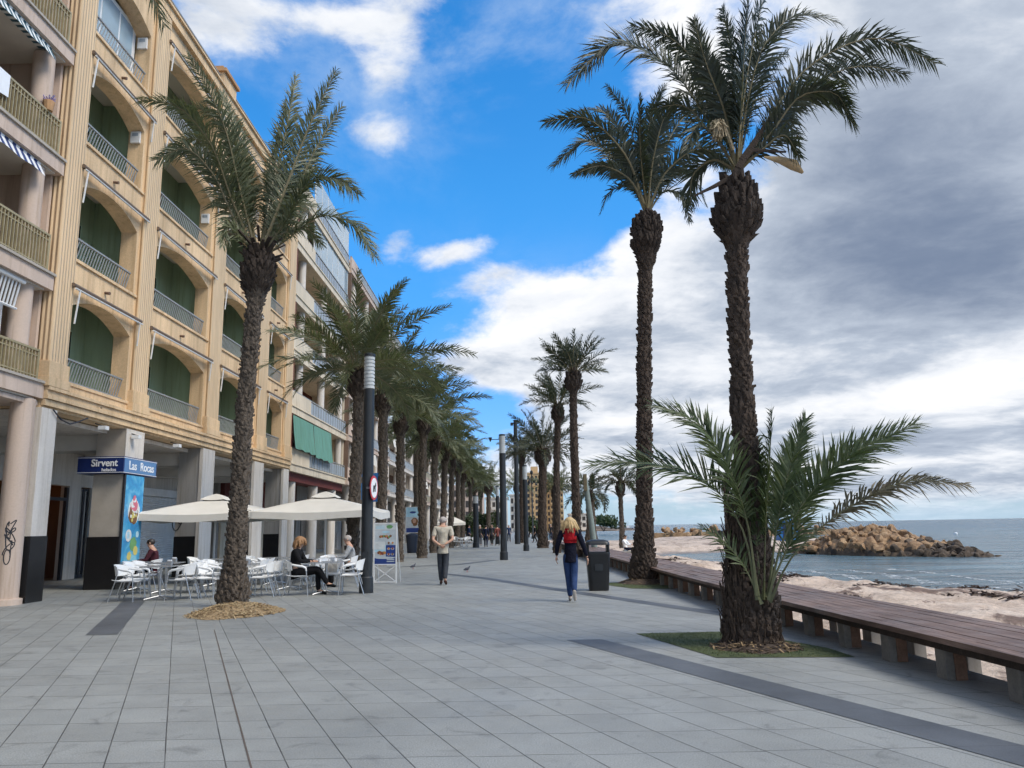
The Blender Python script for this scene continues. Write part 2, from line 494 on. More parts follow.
plane = W.comb(W.math('DIVIDE', sx, den), W.math('DIVIDE', sy, den), 0)
warp = W.vmath('SCALE', W.vmath('SUBTRACT', W.noise(plane, 1.1, 3, .5, col=True), (.5,.5,.5)), scale=.35)
pw = W.vmath('ADD', plane, warp)
fb = W.noise(pw, 1.35, 9, .58)
fine = W.noise(W.vmath('MULTIPLY', d, (1.0, 1.0, 1.7)), 9.0, 8, .62, .2)
def blobs(lst):
    tot = None
    for px, py, rx, ry, amp, rot in lst:
        a0, e0 = azel(px, py)
        a1, _ = azel(px + rx, py); _, e1 = azel(px, py - ry)
        ra = abs(a1 - a0); re = abs(e1 - e0)
        da = W.math('SUBTRACT', AZ, a0); de = W.math('SUBTRACT', EL, e0)
        c, s = math.cos(R(rot)), math.sin(R(rot))
        u = W.math('ADD', W.math('MULTIPLY', da, c/ra), W.math('MULTIPLY', de, s/ra))
        v = W.math('ADD', W.math('MULTIPLY', da, -s/re), W.math('MULTIPLY', de, c/re))
        q = W.math('ADD', W.math('MULTIPLY', u, u), W.math('MULTIPLY', v, v))
        g = W.math('MULTIPLY', W.math('EXPONENT', W.math('MULTIPLY', q, -1.0)), amp)
        tot = g if tot is None else W.math('ADD', tot, g)
    return tot
cov_b = blobs([(960,150,230,260,.52,0), (800,340,250,150,.44,0), (640,390,120,60,.26,10), (520,350,90,42,.34,14), (548,290,50,26,.26,4),
               (390,40,50,60,.36,20), (385,146,72,30,.31,-10), (455,252,46,14,.34,12), (398,238,30,20,.24,30), (485,277,40,14,.24,20), (640,230,60,40,.22,0),
               (225,20,80,70,.27,0), (330,20,60,14,.16,0), (700,40,80,80,.26,0), (640,250,40,40,.12,0), (840,450,330,60,.30,0),
               (600,470,200,16,.16,0), (500,455,60,10,.10,0), (470,480,50,9,.14,0),
               (440,195,80,40,-.20,0), (500,120,90,90,-.34,0), (580,190,50,70,-.30,0), (300,190,80,110,-.30,0), (470,415,50,30,-.26,0), (330,90,30,50,-.1,0), (560,150,40,40,-.2,0), (600,200,50,70,-.26,0)])
away = W.math('MAXIMUM', W.smooth(sy, .25, -.25), W.smooth(EL, 46, 62))
cov_b = W.math('ADD', cov_b, W.math('MULTIPLY', away, .20))
dens = W.math('ADD', W.math('ADD', W.math('MULTIPLY', fb, .52), W.math('MULTIPLY', fine, .60)), cov_b)
cover = W.smooth(dens, .62, .83)
veil_b = blobs([(250,30,150,90,.5,0), (590,15,150,60,.6,0), (480,70,120,50,.25,0), (420,60,90,60,.3,0), (385,150,80,50,.3,0), (470,500,300,40,.5,0), (620,320,140,60,.3,0), (460,262,70,30,.2,0)])
veiln = W.noise(W.vmath('ADD', W.vmath('MULTIPLY', d, (1,1,1.5)), (7,3,0)), 4.2, 8, .62, .3)
veil = W.math('MULTIPLY', W.math('MULTIPLY', W.smooth(veiln, .42, .72), veil_b), .75, clamp=True)
grey_b = blobs([(930,130,220,240,.26,0), (860,450,260,60,.16,0), (900,262,220,70,.55,-8), (860,150,150,80,.22,0), (1000,230,120,80,.25,0), (700,400,170,18,.20,3), (640,440,90,10,.16,0), (950,440,150,16,.24,0), (930,480,150,10,.18,0), (780,330,60,60,.12,0), (560,335,60,14,.10,0), (470,365,60,12,.12,10), (650,330,50,40,.12,0),
                (965,385,110,24,-.62,12), (690,95,60,110,-.38,0), (820,405,110,10,-.34,4), (545,285,50,16,-.35,0), (530,325,60,12,-.22,14), (990,420,60,8,-.3,0), (900,462,150,7,-.3,0), (620,420,100,9,-.25,6), (1000,50,60,60,-.1,0), (640,250,50,60,-.2,0)])
gn = W.noise(W.vmath('MULTIPLY', pw, (.9, 1.1, 1)), 2.1, 9, .58, .35)
gn2 = W.noise(pw, 8.0, 6, .6)
gr = W.math('ADD', W.math('ADD', W.math('ADD', W.math('MULTIPLY', W.math('SUBTRACT', gn, .5), 1.0), W.math('MULTIPLY', W.math('SUBTRACT', gn2, .5), .62)), .55), grey_b)
shade = W.smooth(gr, -.08, 1.55)
ccol = W.ramp(shade, [(0,(.68,.67,.66)), (.3,(.52,.54,.575)), (.55,(.31,.35,.415)), (1,(.12,.155,.225))])
ccol10 = W.vmath('SCALE', ccol, scale=10.0)
hs = W.new('ShaderNodeHueSaturation'); W.l.new(sky.outputs[0], hs.inputs['Color'])
hs.inputs['Saturation'].default_value = 1.35; hs.inputs['Value'].default_value = 1.0
hz = W.smooth(EL, 1.0, 26.0)
tint = W.mix(hz, (.52,.72,1.18,1), (.80,1.40,1.52,1))
skyc = W.mix(1.0, hs.outputs[0], tint, 'MULTIPLY')
skyc = W.mix(veil, skyc, (4.6,5.3,6.0,1))
final = W.mix(cover, skyc, ccol10)
final = W.mix(W.smooth(EL, 0.0, 2.2, .75, 0), final, (3.0,4.1,5.1,1))
W.l.new(final, bg.inputs['Color'])
bg.inputs['Strength'].default_value = 0.1
world.cycles.sampling_method = 'MANUAL'; world.cycles.sample_map_resolution = 512
sun_d = bpy.data.lights.new('sun', 'SUN'); sun_d.energy = 2.0; sun_d.angle = R(26); sun_d.color = (1.0,.93,.82)
sun = bpy.data.objects.new('sun', sun_d); COL.objects.link(sun)
sd = Vector((math.sin(R(SUN_AZ))*math.cos(R(SUN_EL)), math.cos(R(SUN_AZ))*math.cos(R(SUN_EL)), math.sin(R(SUN_EL))))
sun.rotation_euler = (-sd).to_track_quat('-Z', 'Y').to_euler(); sun.location = sd*60

# ------------------------------------------------------------------ ground, beach and sea
def bench_front(Y):
    pts = [(-12,4.45),(3,3.98),(6.2,3.87),(11,3.63),(16,3.46),(27.9,3.26),(45,2.95),(70,2.7),(160,2.7)]
    for (a,xa),(b,xb) in zip(pts, pts[1:]):
        if Y <= b: return xa + (xb-xa)*(Y-a)/(b-a)
    return pts[-1][1]
b = MB()
ys = [-25,-12,-6,0,3,6,8,11,14,16,20,24,28,35,45,60,80,110,160,230]
edge = [bench_front(max(-12,y)) + .62 for y in ys]
n = len(ys)
vs = [(-26,y,0) for y in ys] + [(e,y,0) for e,y in zip(edge,ys)] + [(e,y,-.5) for e,y in zip(edge,ys)]
b.add(vs, [(i,n+i,n+i+1,i+1) for i in range(n-1)] + [(n+i,2*n+i,2*n+i+1,n+i+1) for i in range(n-1)])
tag(b.build('promenade', MAT['paving']), kind='structure')
def strip(pts, name='paving_band'):
    m = MB(); m.add([(x,y,.004) for x,y in pts], [tuple(range(len(pts)))])
    tag(m.build(name, MAT['strip']), kind='structure')
L = Vector((-math.sin(R(23)), math.cos(R(23))))
strip([(3.02,4.9),(3.48,4.9),(1.10,10.55),(.64,10.55)])
strip([(3.25,13.0),(3.62,13.0),(.95,19.3),(-.7,23.4),(-2.2,26.2),(-2.55,26.2),(-1.05,23.4),(.58,19.3)])
strip([(-6.35,11.95),(-5.88,11.95),(-8.35,18.2),(-8.85,18.2)])
strip([(-1.2,36.0),(-.8,36.0),(-2.2,32.3),(-5.0,31.0),(-5.0,31.5),(-2.5,32.8)])
m = MB(); m.add([(-4.59,12.3,.004),(-4.578,12.3,.004),(-1.658,5.2,.004),(-1.2,4.1,.004),(-1.212,4.1,.004),(-1.670,5.2,.004)], [(0,5,4,3,2,1)])
tag(m.build('drain_slot_paving', simple('rusty_drain_slot', (.10,.075,.06), .8)), kind='structure')

def sdf_poly(P, X, Y):
    # signed distance to polygon, positive inside
    P = np.array(P, float); d = np.full(X.shape, 1e9); ins = np.zeros(X.shape, bool)
    for i in range(len(P)):
        a = P[i]; c = P[(i+1) % len(P)]
        e = c - a; wx = X - a[0]; wy = Y - a[1]
        t = np.clip((wx*e[0] + wy*e[1]) / (e @ e), 0, 1)
        d = np.minimum(d, np.hypot(wx - e[0]*t, wy - e[1]*t))
        cnd = ((a[1] <= Y) & (c[1] > Y)) | ((c[1] <= Y) & (a[1] > Y))
        with np.errstate(divide='ignore', invalid='ignore'):
            xi = a[0] + (Y - a[1]) / (c[1] - a[1]) * e[0]
        ins ^= cnd & (X < xi)
    return np.where(ins, d, -d)
LAND = [(-5,-60),(24,-60),(22,-10),(19,8),(16.2,17),(14.6,20.3),(12.6,23.2),(11.6,25.4),(11.0,28),(11.6,32),(11.2,37),(10.9,44),(10.2,52),(10.3,58),(13,61.5),(17,61),(21.5,59.5),(26,62),(31,70),(36,88),(38,104),(34,112),(31,119),(24,121),(18,112),(14,97),(9.5,95),(6,105),(4.5,140),(5,220),(8,300),(14,330),(60,340),(60,420),(-5,420)]
def axis(segs):
    out = []
    for a, c, st in segs: out += list(np.arange(a, c, st))
    return np.array(out + [segs[-1][1]])
xs = axis([(2.8,4,.2),(4,15,.14),(15,24,.5),(24,64,2)])
yy = axis([(-12,3,1.0),(3,6,.4),(6,32,.16),(32,60,.5),(60,130,1.2),(130,420,8)])
X, Y = np.meshgrid(xs, yy)
sd_ = sdf_poly(LAND, X, Y)
def fbm2(X, Y, s, o=4, seed=0):
    # cheap value noise
    tot = np.zeros_like(X); amp = 1; g = np.random.default_rng(seed)
    T = g.random((256,256))
    for k in range(o):
        x = X*s*2**k; y = Y*s*2**k
        xi = np.floor(x).astype(int); yi = np.floor(y).astype(int)
        fx = x-xi; fy = y-yi; fx = fx*fx*(3-2*fx); fy = fy*fy*(3-2*fy)
        q = lambda i,j: T[i % 256, j % 256]
        v = (q(xi,yi)*(1-fx)+q(xi+1,yi)*fx)*(1-fy) + (q(xi,yi+1)*(1-fx)+q(xi+1,yi+1)*fx)*fy
        tot += amp*(v-.5); amp *= .5
    return tot
sdn = sd_ + fbm2(X, Y, .35, 4, 3)*1.6
Z = -.75 + np.clip(sdn*.14, -1.2, .55) + fbm2(X, Y, .6, 5, 1)*.24*np.clip(sdn/2, 0, 1) + np.clip(fbm2(X,Y,2.2,3,2),-.1,.5)*.16*np.clip(sdn/2, 0, 1)
far_flat = np.clip((Y-60)/15, 0, 1)
Z = np.where(Y > 60, np.minimum(Z, -.25), Z)
prom = np.array([bench_front(max(-12, y))+.62 for y in yy])[:,None]
Z = np.minimum(Z, np.where(X < prom+.9, -.14, 9))
Z = np.where(X < prom-.1, -.25, Z)
ny, nx = X.shape
vs = np.stack([X.ravel(), Y.ravel(), Z.ravel()], 1)
idx = np.arange(ny*nx).reshape(ny, nx)
fs = np.stack([idx[:-1,:-1], idx[:-1,1:], idx[1:,1:], idx[1:,:-1]], -1).reshape(-1,4)
me = bpy.data.meshes.new('beach'); me.from_pydata(vs.tolist(), [], fs.tolist()); me.materials.append(MAT['sand'])
me.polygons.foreach_set('use_smooth', [True]*len(fs))
o = bpy.data.objects.new('beach', me); COL.objects.link(o); tag(o, kind='structure')
m = MB(); m.add([(-200,-400,-.75),(9000,-3000,-.75),(40000,0,-.75),(40000,40000,-.75),(-2000,40000,-.75),(-300,900,-.75)], [(0,1,2,3,4,5)])
tag(m.build('sea', MAT['water']), kind='structure')
m = MB(); m.add([(-30000,-3000,-.3),(-14,-3000,-.3),(-14,-40,-.3),(3,-40,-.3),(3,229,-.3),(7,300,-.3),(12,331,-.3),(60,341,-.3),(70,500,-.3),(-200,2000,-.3),(-30000,12000,-.3)], [(0,1,2,3,4,5,6,7,8,9,10)])
tag(m.build('ground', MAT['soil']), kind='structure')
# foam line and wet film where ripples run up the sand
foam, fnt, fb_ = new_mat('shore_foam')
fp = pos(fnt)
fb_.inputs['Base Color'].default_value = (.74,.75,.75,1); fb_.inputs['Roughness'].default_value = .8
fnt.put(fb_.inputs['Alpha'], fnt.smooth(fnt.noise(fnt.vmath('MULTIPLY', fp, (1,1,1)), 2.6, 7, .75), .50, .60, 0, .8))
shore = [(19,8),(16.2,17),(14.6,20.3),(12.6,23.2),(11.6,25.4),(11.0,28),(11.6,32),(11.2,37)]
def ribbon_foam(off, wd, seed):
    g = random.Random(seed); m = MB(); P = [Vector((x,y,0)) for x,y in shore]; pts = []
    for a_, c_ in zip(P, P[1:]):
        k = max(2, int((c_-a_).length/.5))
        for i in range(k):
            t_ = (c_-a_).normalized(); n_ = Vector((t_.y,-t_.x,0)); n_ = n_ if n_.x > 0 else -n_
            pts.append(a_.lerp(c_, i/k) + n_*(off + .5*mnoise.noise(Vector((i*.15, seed, a_.y*.2)))))
    vs = []; 
    for i, q in enumerate(pts):
        w_ = wd*(.4+abs(mnoise.noise(Vector((i*.22, seed*3.1, 0))))*1.6); vs += [(q.x-w_*.5,q.y,-.735),(q.x+w_*.5,q.y+.05,-.735)]
    m.add(vs, [(2*i,2*i+1,2*i+3,2*i+2) for i in range(len(pts)-1)])
    o = m.build('foam_line', foam); tag(o, 'thin white foam lines of ripples running along the beach edge', 'foam', kind='stuff')
for off_, wd_, sd0 in ((.5,.9,1),(1.9,.7,2),(3.6,.8,3),(5.8,.6,4)): ribbon_foam(off_, wd_, sd0)
# low patch of turf round the right-hand palms
def turf(poly, bladecount, seed):
    m = MB(); m.add([(x,y,.006) for x,y in poly], [tuple(range(len(poly)))])
    g = random.Random(seed); xs_ = [p[0] for p in poly]; ys_ = [p[1] for p in poly]
    k = 0
    P = np.array(poly)
    while k < bladecount:
        x = g.uniform(min(xs_), max(xs_)); y = g.uniform(min(ys_), max(ys_))
        if sdf_poly(P, np.array([x]), np.array([y]))[0] < .01: continue
        h = g.uniform(.012,.03); a = g.uniform(0, 6.28); w = .004
        m.add([(x-w*math.cos(a),y-w*math.sin(a),.004),(x+w*math.cos(a),y+w*math.sin(a),.004),(x+g.uniform(-.015,.015),y+g.uniform(-.015,.015),h)], [(0,1,2)])
        k += 1
    tag(m.build('turf_grass', MAT['turf']), 'green turf patch around the palm foot by the bench', 'grass', kind='stuff')
turf([(1.62,11.02),(2.98,11.06),(3.62,9.5),(3.66,8.85),(2.19,8.97)], 3500, 1)
turf([(2.0,20.6),(3.3,20.9),(3.75,19.2),(3.6,18.4),(2.7,18.7)], 900, 2)

# ------------------------------------------------------------------ palms
class Arr:
    def __init__(s): s.v=[];s.q=[];s.n=0
    def add(s, vs, fs, m):
        s.v.append(np.asarray(vs, float))
        for f in fs: pass
        s.q.append((np.asarray(fs, int)+s.n, m)); s.n += len(vs)
    def build(s, name, mats, parent):
        V = np.concatenate(s.v); faces = []; mi = []
        for f, m in s.q:
            faces += f.tolist(); mi += [m]*len(f)
        me = bpy.data.meshes.new(name); me.from_pydata(V.tolist(), [], faces)
        for mm in mats: me.materials.append(mm)
        me.polygons.foreach_set('material_index', mi); me.update()
        o = bpy.data.objects.new(name, me); COL.objects.link(o); o.parent = parent
        return o

def norm(v): return v / np.maximum(1e-9, np.linalg.norm(v, axis=-1, keepdims=True))
def add_frond(A, P, leaf, nl, width, g, lm=0, rm=1, r0=.028, vang=28, start=.14, droopy=.12, flat=0, dens_end=1.0):
    P = np.asarray(P, float)
    seg = np.linalg.norm(np.diff(P, axis=0), axis=1); s = np.concatenate([[0], np.cumsum(seg)]); s /= s[-1]
    T = norm(np.gradient(P, axis=0))
    Zv = np.array([0,0,1.0])
    S = np.cross(T, Zv); bad = np.linalg.norm(S, axis=1) < .12
    hz = P[-1]-P[0]; hz[2] = 0
    if np.linalg.norm(hz) < 1e-3: hz = np.array([1.0,0,0])
    Sref = np.cross(norm(hz), Zv)
    S = np.where(bad[:,None], Sref, S); S = norm(S)
    tw = flat
    U = norm(np.cross(S, T))
    S2 = S*math.cos(tw) + U*math.sin(tw); U = np.cross(S2, T); S = S2
    # stalk: triangular section, tapering
    k = len(P); rr = r0*(1-.86*s)*(1+1.1*np.exp(-s*14))
    ring = np.stack([P + S*rr[:,None], P + U*(rr*.7)[:,None], P - S*rr[:,None], P - U*(rr*.5)[:,None]], 1).reshape(-1,3)
    fs = []
    for i in range(k-1):
        for j in range(4): fs.append((i*4+j, i*4+(j+1)%4, (i+1)*4+(j+1)%4, (i+1)*4+j))
    A.add(ring, fs, rm)
    for sg in (-1, 1):
        t = np.sort(start + (1-start)*((np.arange(nl)+g.uniform(-.35,.35,nl))/nl))
        t = np.clip(t, start, .998)
        ip = lambda Q: np.stack([np.interp(t, s, Q[:,i]) for i in range(3)], 1)
        B = ip(P); Tt = norm(ip(T)); St = norm(ip(S)); Ut = norm(ip(U))
        ang = np.radians(62 - 34*t + g.normal(0, 8, nl)); va = np.radians(vang*(1-.4*t) + g.normal(0, 17, nl))
        D = Tt*np.cos(ang)[:,None] + (St*sg*np.cos(va)[:,None] + Ut*np.sin(va)[:,None])*np.sin(ang)[:,None]
        prof = np.clip((t-start+.05)/.22, .25, 1)**.8 * (1 - .62*np.clip((t-.55)/.45, 0, 1)**1.4)
        Ln = leaf*prof*g.uniform(.86, 1.1, nl)
        Wd = norm(np.cross(D, Ut) + g.normal(0,.25,(nl,3)))
        w = width*np.clip(prof*1.1, .5, 1)
        droopy2 = droopy*g.uniform(.4,2.4,nl)
        mid = B + D*(Ln*.5)[:,None] - Zv*(Ln*droopy2*.18)[:,None]
        tip = B + D*Ln[:,None] - Zv*(Ln*droopy2)[:,None]
        V = np.stack([B - Wd*(w*.35)[:,None], B + Wd*(w*.35)[:,None], mid - Wd*(w*.5)[:,None], mid + Wd*(w*.5)[:,None], tip], 1).reshape(-1,3)
        i0 = np.arange(nl)*5
        A.add(V, np.stack([i0, i0+1, i0+3, i0+2], 1), lm)
        A.add(np.zeros((0,3)), np.stack([i0-5*nl+2, i0-5*nl+3, i0-5*nl+4], 1), lm)
def arc_frond(az, e0, length, droop, k=14, pw=1.5, curl=0):
    P = [np.zeros(3)]
    for i in range(k-1):
        t = (i+.5)/(k-1); e = R(e0 - droop*t**pw); a = R(az + curl*t)
        P.append(P[-1] + np.array([math.cos(a)*math.cos(e), math.sin(a)*math.cos(e), math.sin(e)])*length/(k-1))
    return np.array(P)
def smooth_path(pts, k=16):
    pts = np.array([list(p) for p in pts], float)
    n = len(pts); t = np.concatenate([[0], np.cumsum(np.linalg.norm(np.diff(pts, axis=0), axis=1))]); t /= t[-1]
    tt = np.linspace(0, 1, k); m = np.gradient(pts, t, axis=0)
    out = []
    for x in tt:
        i = min(max(np.searchsorted(t, x, 'right')-1, 0), n-2)
        h = t[i+1]-t[i]; u = (x-t[i])/h
        out.append((2*u**3-3*u**2+1)*pts[i] + (u**3-2*u**2+u)*h*m[i] + (-2*u**3+3*u**2)*pts[i+1] + (u**3-u**2)*h*m[i+1])
    return np.array(out)

def auto_fronds(A, c, n, length, g, nl=45, leaf=.42, width=.03, emin=-5, emax=84, droop=(30,75), spread=1.0, lm=0, rm=1, wind=0):
    for i in range(n):
        a = (i+.5)/n
        az = i*137.5 + g.uniform(-14,14)
        e0 = emax - (emax-emin)*a**.85 + g.uniform(-6,6)
        dr = droop[0] + (droop[1]-droop[0])*a*g.uniform(.7,1.15)
        ln = length*g.uniform(.82,1.08)*(.8 + .2*math.sin(math.pi*min(1,a*1.1)))
        P = arc_frond(az, e0, ln, dr, curl=g.uniform(-15,15))
        if wind: P[:,0] += wind*(np.linspace(0,1,len(P))**2)
        off = np.array([math.cos(R(az)), math.sin(R(az)), 0])*.10
        add_frond(A, P + np.array(c) + off, leaf*g.uniform(.9,1.1), nl, width, g, lm, rm, flat=g.choice([-1,1])*g.uniform(.15,.95))

def trunk_mesh(prof, path, g, rowh=.09, bootw=.11, out=.03, collar=None, jitter=.3, bm=0, cm=1):
    """prof: list (z, r); path(z) -> centre offset; collar: (z0, z1, size) where long leaf bases stay on"""
    m = MB()
    zs = [p[0] for p in prof]; rs = [p[1] for p in prof]
    rad = lambda z: float(np.interp(z, zs, rs))
    k = max(10, int(zs[-1]/.25)); n = 12
    vs=[];fs=[]
    for i in range(k+1):
        z = zs[-1]*i/k; cx, cy = path(z); r = rad(z)*.97
        for j in range(n):
            th = 2*math.pi*j/n; rr = r*(1+.05*math.sin(3*th+z*5))
            vs.append((cx+rr*math.cos(th), cy+rr*math.sin(th), z))
    for i in range(k):
        for j in range(n): fs.append((i*n+j, i*n+(j+1)%n, (i+1)*n+(j+1)%n, (i+1)*n+j))
    fs.append(tuple(k*n+j for j in range(n)))
    m.add(vs, fs, bm)
    z = .12; row = 0
    while z < zs[-1]:
        r = rad(z); cx, cy = path(z)
        inc = collar is not None and collar[0] <= z <= collar[1]
        big = collar[2] if inc else 1
        rowph = g.uniform(0, 6.28)
        per = max(6, int(2*math.pi*r/(bootw*(1.25 if inc else 1))))
        for j in range(per):
            th = 2*math.pi*(j + g.uniform(-jitter,jitter))/per + rowph
            w = bootw*g.uniform(.75,1.15)*.5*(1.1 if inc else 1); h = rowh*1.5*g.uniform(.55,1.45)*big; o_ = out*g.choice([.35,.7,1,1,1.3,1.9])*(1.5 if inc else 1)
            er = np.array([math.cos(th), math.sin(th), 0]); et = np.array([-math.sin(th), math.cos(th), 0]); c = np.array([cx, cy, z+g.uniform(-.3,.3)*rowh])
            r2 = rad(z+h) if z+h < zs[-1] else r
            lean = o_ + max(0, r2-r)
            b0 = c + er*r*.95 - et*w; b1 = c + er*r*.95 + et*w
            t0 = c + er*(r+lean) - et*w*.55 + np.array([0,0,h]); t1 = c + er*(r+lean) + et*w*.55 + np.array([0,0,h])
            i0 = c + er*(r2*.8) - et*w*.5 + np.array([0,0,h*.92]); i1 = c + er*(r2*.8) + et*w*.5 + np.array([0,0,h*.92])
            md = c + er*(r+o_*1.0) + np.array([0,0,h*.45])
            m.add([b0,b1,t1,t0,i0,i1,md], [(0,1,6),(1,2,6),(2,3,6),(3,0,6),(3,2,5,4),(0,3,4),(1,5,2)], cm if inc else bm)
        z += rowh*(.9 if not inc else 1.0); row += 1
    return m

def mound(cx, cy, rx, ry, h, g, chips, name='mulch'):
    m = MB(); n = 36; k = 8; vs = [(0,0,h)]; fs = []
    for i in range(1,k+1):
        for j in range(n):
            th = 2*math.pi*j/n; q = i/k; rr = q*(1+.07*math.sin(3*th)+.05*math.sin(7*th+1))
            vs.append((rx*rr*math.cos(th), ry*rr*math.sin(th), max(.003 if i==k else .01, h*(1-q**1.7)+g.uniform(-.012,.012)*(1-q))))
    fs += [(0,1+j,1+(j+1)%n) for j in range(n)]
    for i in range(k-1):
        for j in range(n): fs.append((1+i*n+j, 1+(i+1)*n+j, 1+(i+1)*n+(j+1)%n, 1+i*n+(j+1)%n))
    m.add(vs, fs, 0)
    for _ in range(chips):
        a = g.uniform(0,6.283); q = math.sqrt(g.random())*1.06
        x = rx*q*math.cos(a); y = ry*q*math.sin(a); z = h*max(0,1-q**1.7)+.012
        b_ = g.uniform(0,6.283); l = g.uniform(.02,.07); dz = g.uniform(-.01,.03)
        m.bar((x-l*math.cos(b_),y-l*math.sin(b_),z-dz*.4),(x+l*math.cos(b_),y+l*math.sin(b_),z+dz),g.uniform(.008,.022),.006,g.choice([0,1]))
    return m

def upts(pxs, Y0, dy=0.0):
    """path through picture measurements, unprojected on the palm's own depth, leaning dy toward/away along it"""
    k = len(pxs)
    return [atY(x, y, Y0 + dy*i/(k-1)) for i, (x, y) in enumerate(pxs)]
PALM_GROUP_L = 'date palms in the row beside the cafe terraces'
PALM_GROUP_R = 'date palms along the beach bench'
def make_palm(label, base, prof, lean, seed, group, bark, fronds=None, auto=None, collar=None, rowh=.09, bootw=.11, out=.03, leafm='leaf', extra=None, crown_dz=0):
    g = np.random.default_rng(seed); gr = random.Random(seed)
    root = thing('date_palm', label, 'palm tree', (base[0], base[1], 0), group=group)
    H = prof[-1][0]
    def path(z):
        q = z/H
        return (lean[0]*q + math.sin(q*3.3+seed)*.05*q*(1-q)*4, lean[1]*q)
    trunk_mesh(prof, path, gr, rowh, bootw, out, collar).build('trunk', [MAT[bark], MAT['boot']], root)
    A = Arr()
    c = np.array([lean[0], lean[1], H+crown_dz])
    if fronds:
        for f in fronds:
            P = smooth_path([np.array(p) - np.array([base[0], base[1], 0]) for p in f['p']])
            add_frond(A, P, f.get('leaf',.42), f.get('n',80), f.get('w',.026), g, f.get('lm',0), 1, f.get('r',.03), f.get('v',28), f.get('s',.16), f.get('d',.12), f.get('flat', g.choice([-1,1])*g.uniform(.55,1.15)))
    if auto: auto_fronds(A, c, g=g, **auto)
    A.build('crown', [MAT[leafm], MAT['rachis'], MAT['leafdry']], root)
    if extra: extra(root, c, g, gr)
    return root

# -- the big grey palm in front of the cafe
Y1 = 15.98
bc = (258, 262)
def L1f(pts, dy=0, **k):
    d_ = dict(p=upts([bc]+pts, Y1, dy), n=150, leaf=.60, w=.035, r=.036, d=.2); d_.update(k); return d_
fr = [L1f([(285,190),(312,120),(336,71)],-.3), L1f([(278,170),(290,110),(296,76)],.8), L1f([(290,205),(318,145),(342,106)],.5),
      L1f([(290,215),(312,180),(335,178),(358,194)],-.7), L1f([(292,236),(322,216),(352,224),(375,257)],-.3),
      L1f([(240,190),(222,120),(203,80),(188,56)],-.5), L1f([(232,200),(205,135),(175,105),(141,100)],-.9), L1f([(232,215),(210,170),(185,148),(157,160)],-.5),
      L1f([(246,190),(238,140),(222,92)],.8), L1f([(240,225),(225,200),(212,205)],1.0,n=70,leaf=.5), L1f([(280,225),(296,205),(318,205)],1.2,n=70,leaf=.5),
      L1f([(248,215),(236,160),(212,116),(192,104)],.5), L1f([(243,240),(228,226),(222,246)],-.6,n=60,leaf=.42), L1f([(285,232),(306,228),(322,245)],.9,n=66,leaf=.44), L1f([(245,205),(224,165),(190,138),(172,146)],.9),
      L1f([(270,190),(280,140),(286,100)],1.0), L1f([(275,225),(300,190),(318,150)],.6)]
def L1extra(root, c, g, gr):
    m = MB()
    for i in range(26):
        a = i*137.5; e = R(gr.uniform(18,60)); d_ = Vector((math.cos(R(a))*math.cos(e), math.sin(R(a))*math.cos(e), math.sin(e)))
        p = Vector(c) + Vector((0,0,-.35+.5*i/26)) + Vector((d_.x,d_.y,0))*.25
        m.bar(p, p + d_*gr.uniform(.22,.5), gr.uniform(.05,.09), .03, 0)
    m.build('cut_leaf_stub', [MAT['boot']], root)
make_palm('grey trunked palm with a straw mound at its foot beside the white cafe chairs', (-5.63,15.98),
  [(0,.34),(.25,.29),(.8,.195),(2,.16),(5,.142),(6.3,.15),(6.55,.25),(6.85,.33),(7.15,.28),(7.45,.16)], (.26,0), 3, PALM_GROUP_L, 'trunkg', fr, None, (6.4,7.4,1.7), .062, .10, .03, 'leaf', L1extra)
g_ = random.Random(4)
mm = mound(0,0,.80,.98,.17,g_,900); o = mm.build('straw_mound', [MAT['straw'], MAT['straw2']]); o.location = (-5.12,14.75,.0)
tag(o, 'mound of pale straw and chips round the grey palm foot', 'straw mound')

# -- palm whose frond reaches in at the top left, trunk outside the picture
pts_top = [atY(-30,60,8.0), atY(60,-60,8.1), atY(130,-45,8.3), atY(165,28,8.6)]
make_palm('palm reaching one frond in above the yellow facade at the top', (-7.3,7.9), [(0,.34),(.8,.26),(5.5,.23),(6.2,.38),(6.8,.2)], (.1,0), 17, PALM_GROUP_L, 'trunkg',
  [dict(p=[(-7.1,7.9,6.9)]+[tuple(p) for p in pts_top[1:]], n=90, leaf=.42, w=.026)], dict(n=6, length=1.9, nl=40, emin=68, droop=(5,15)), (5.7,6.7,1.6), .12, .14, .03)

# -- row on the left going away
def small_palm(label, x, y, zc, leanx, seed, group, length, n, rt=.24, bark='trunkg', emin=-10, droop=(35,85), leafm='leaf', nl=40, leaf=.42, wind=0, mnd=True, ball=.38, width=.036, emax=84):
    p = [(0,rt*1.6),(.3,rt*1.25),(1.0,rt*1.04),(zc-1.0,rt*.9),(zc-.7,rt*1.0),(zc-.45,ball),(zc-.1,ball*.9),(zc+.25,rt*.7)]
    return make_palm(label, (x,y), p, (leanx,0), seed, group, bark, None, dict(n=n, length=length, nl=nl, leaf=leaf, width=width, emin=emin, droop=droop, wind=wind, emax=emax), (zc-.75,zc+.2,1.6), .11 if y < 45 else .16, .15 if y < 45 else .2, .035, leafm)
row = [(-5.25,25.8,6.5,.1,3.7,38), (-5.55,32.8,7.0,.05,3.7,28), (-5.35,36.4,6.5,.1,3.7,28), (-6.6,53,7.7,.1,3.5,28), (-4.75,40.7,7.0,.1,3.6,28),
       (-5.0,49,6.7,.1,3.1,36), (-4.95,55,6.6,.1,3.2,34), (-4.9,60.5,6.5,.1,3.1,34), (-4.85,67,6.7,.1,3.2,32), (-5.0,76,6.5,.1,3.1,32), (-4.8,87,6.6,0,3.2,30), (-5.0,100,6.5,0,3.2,30), (-5.0,118,6.5,0,3.1,28)]
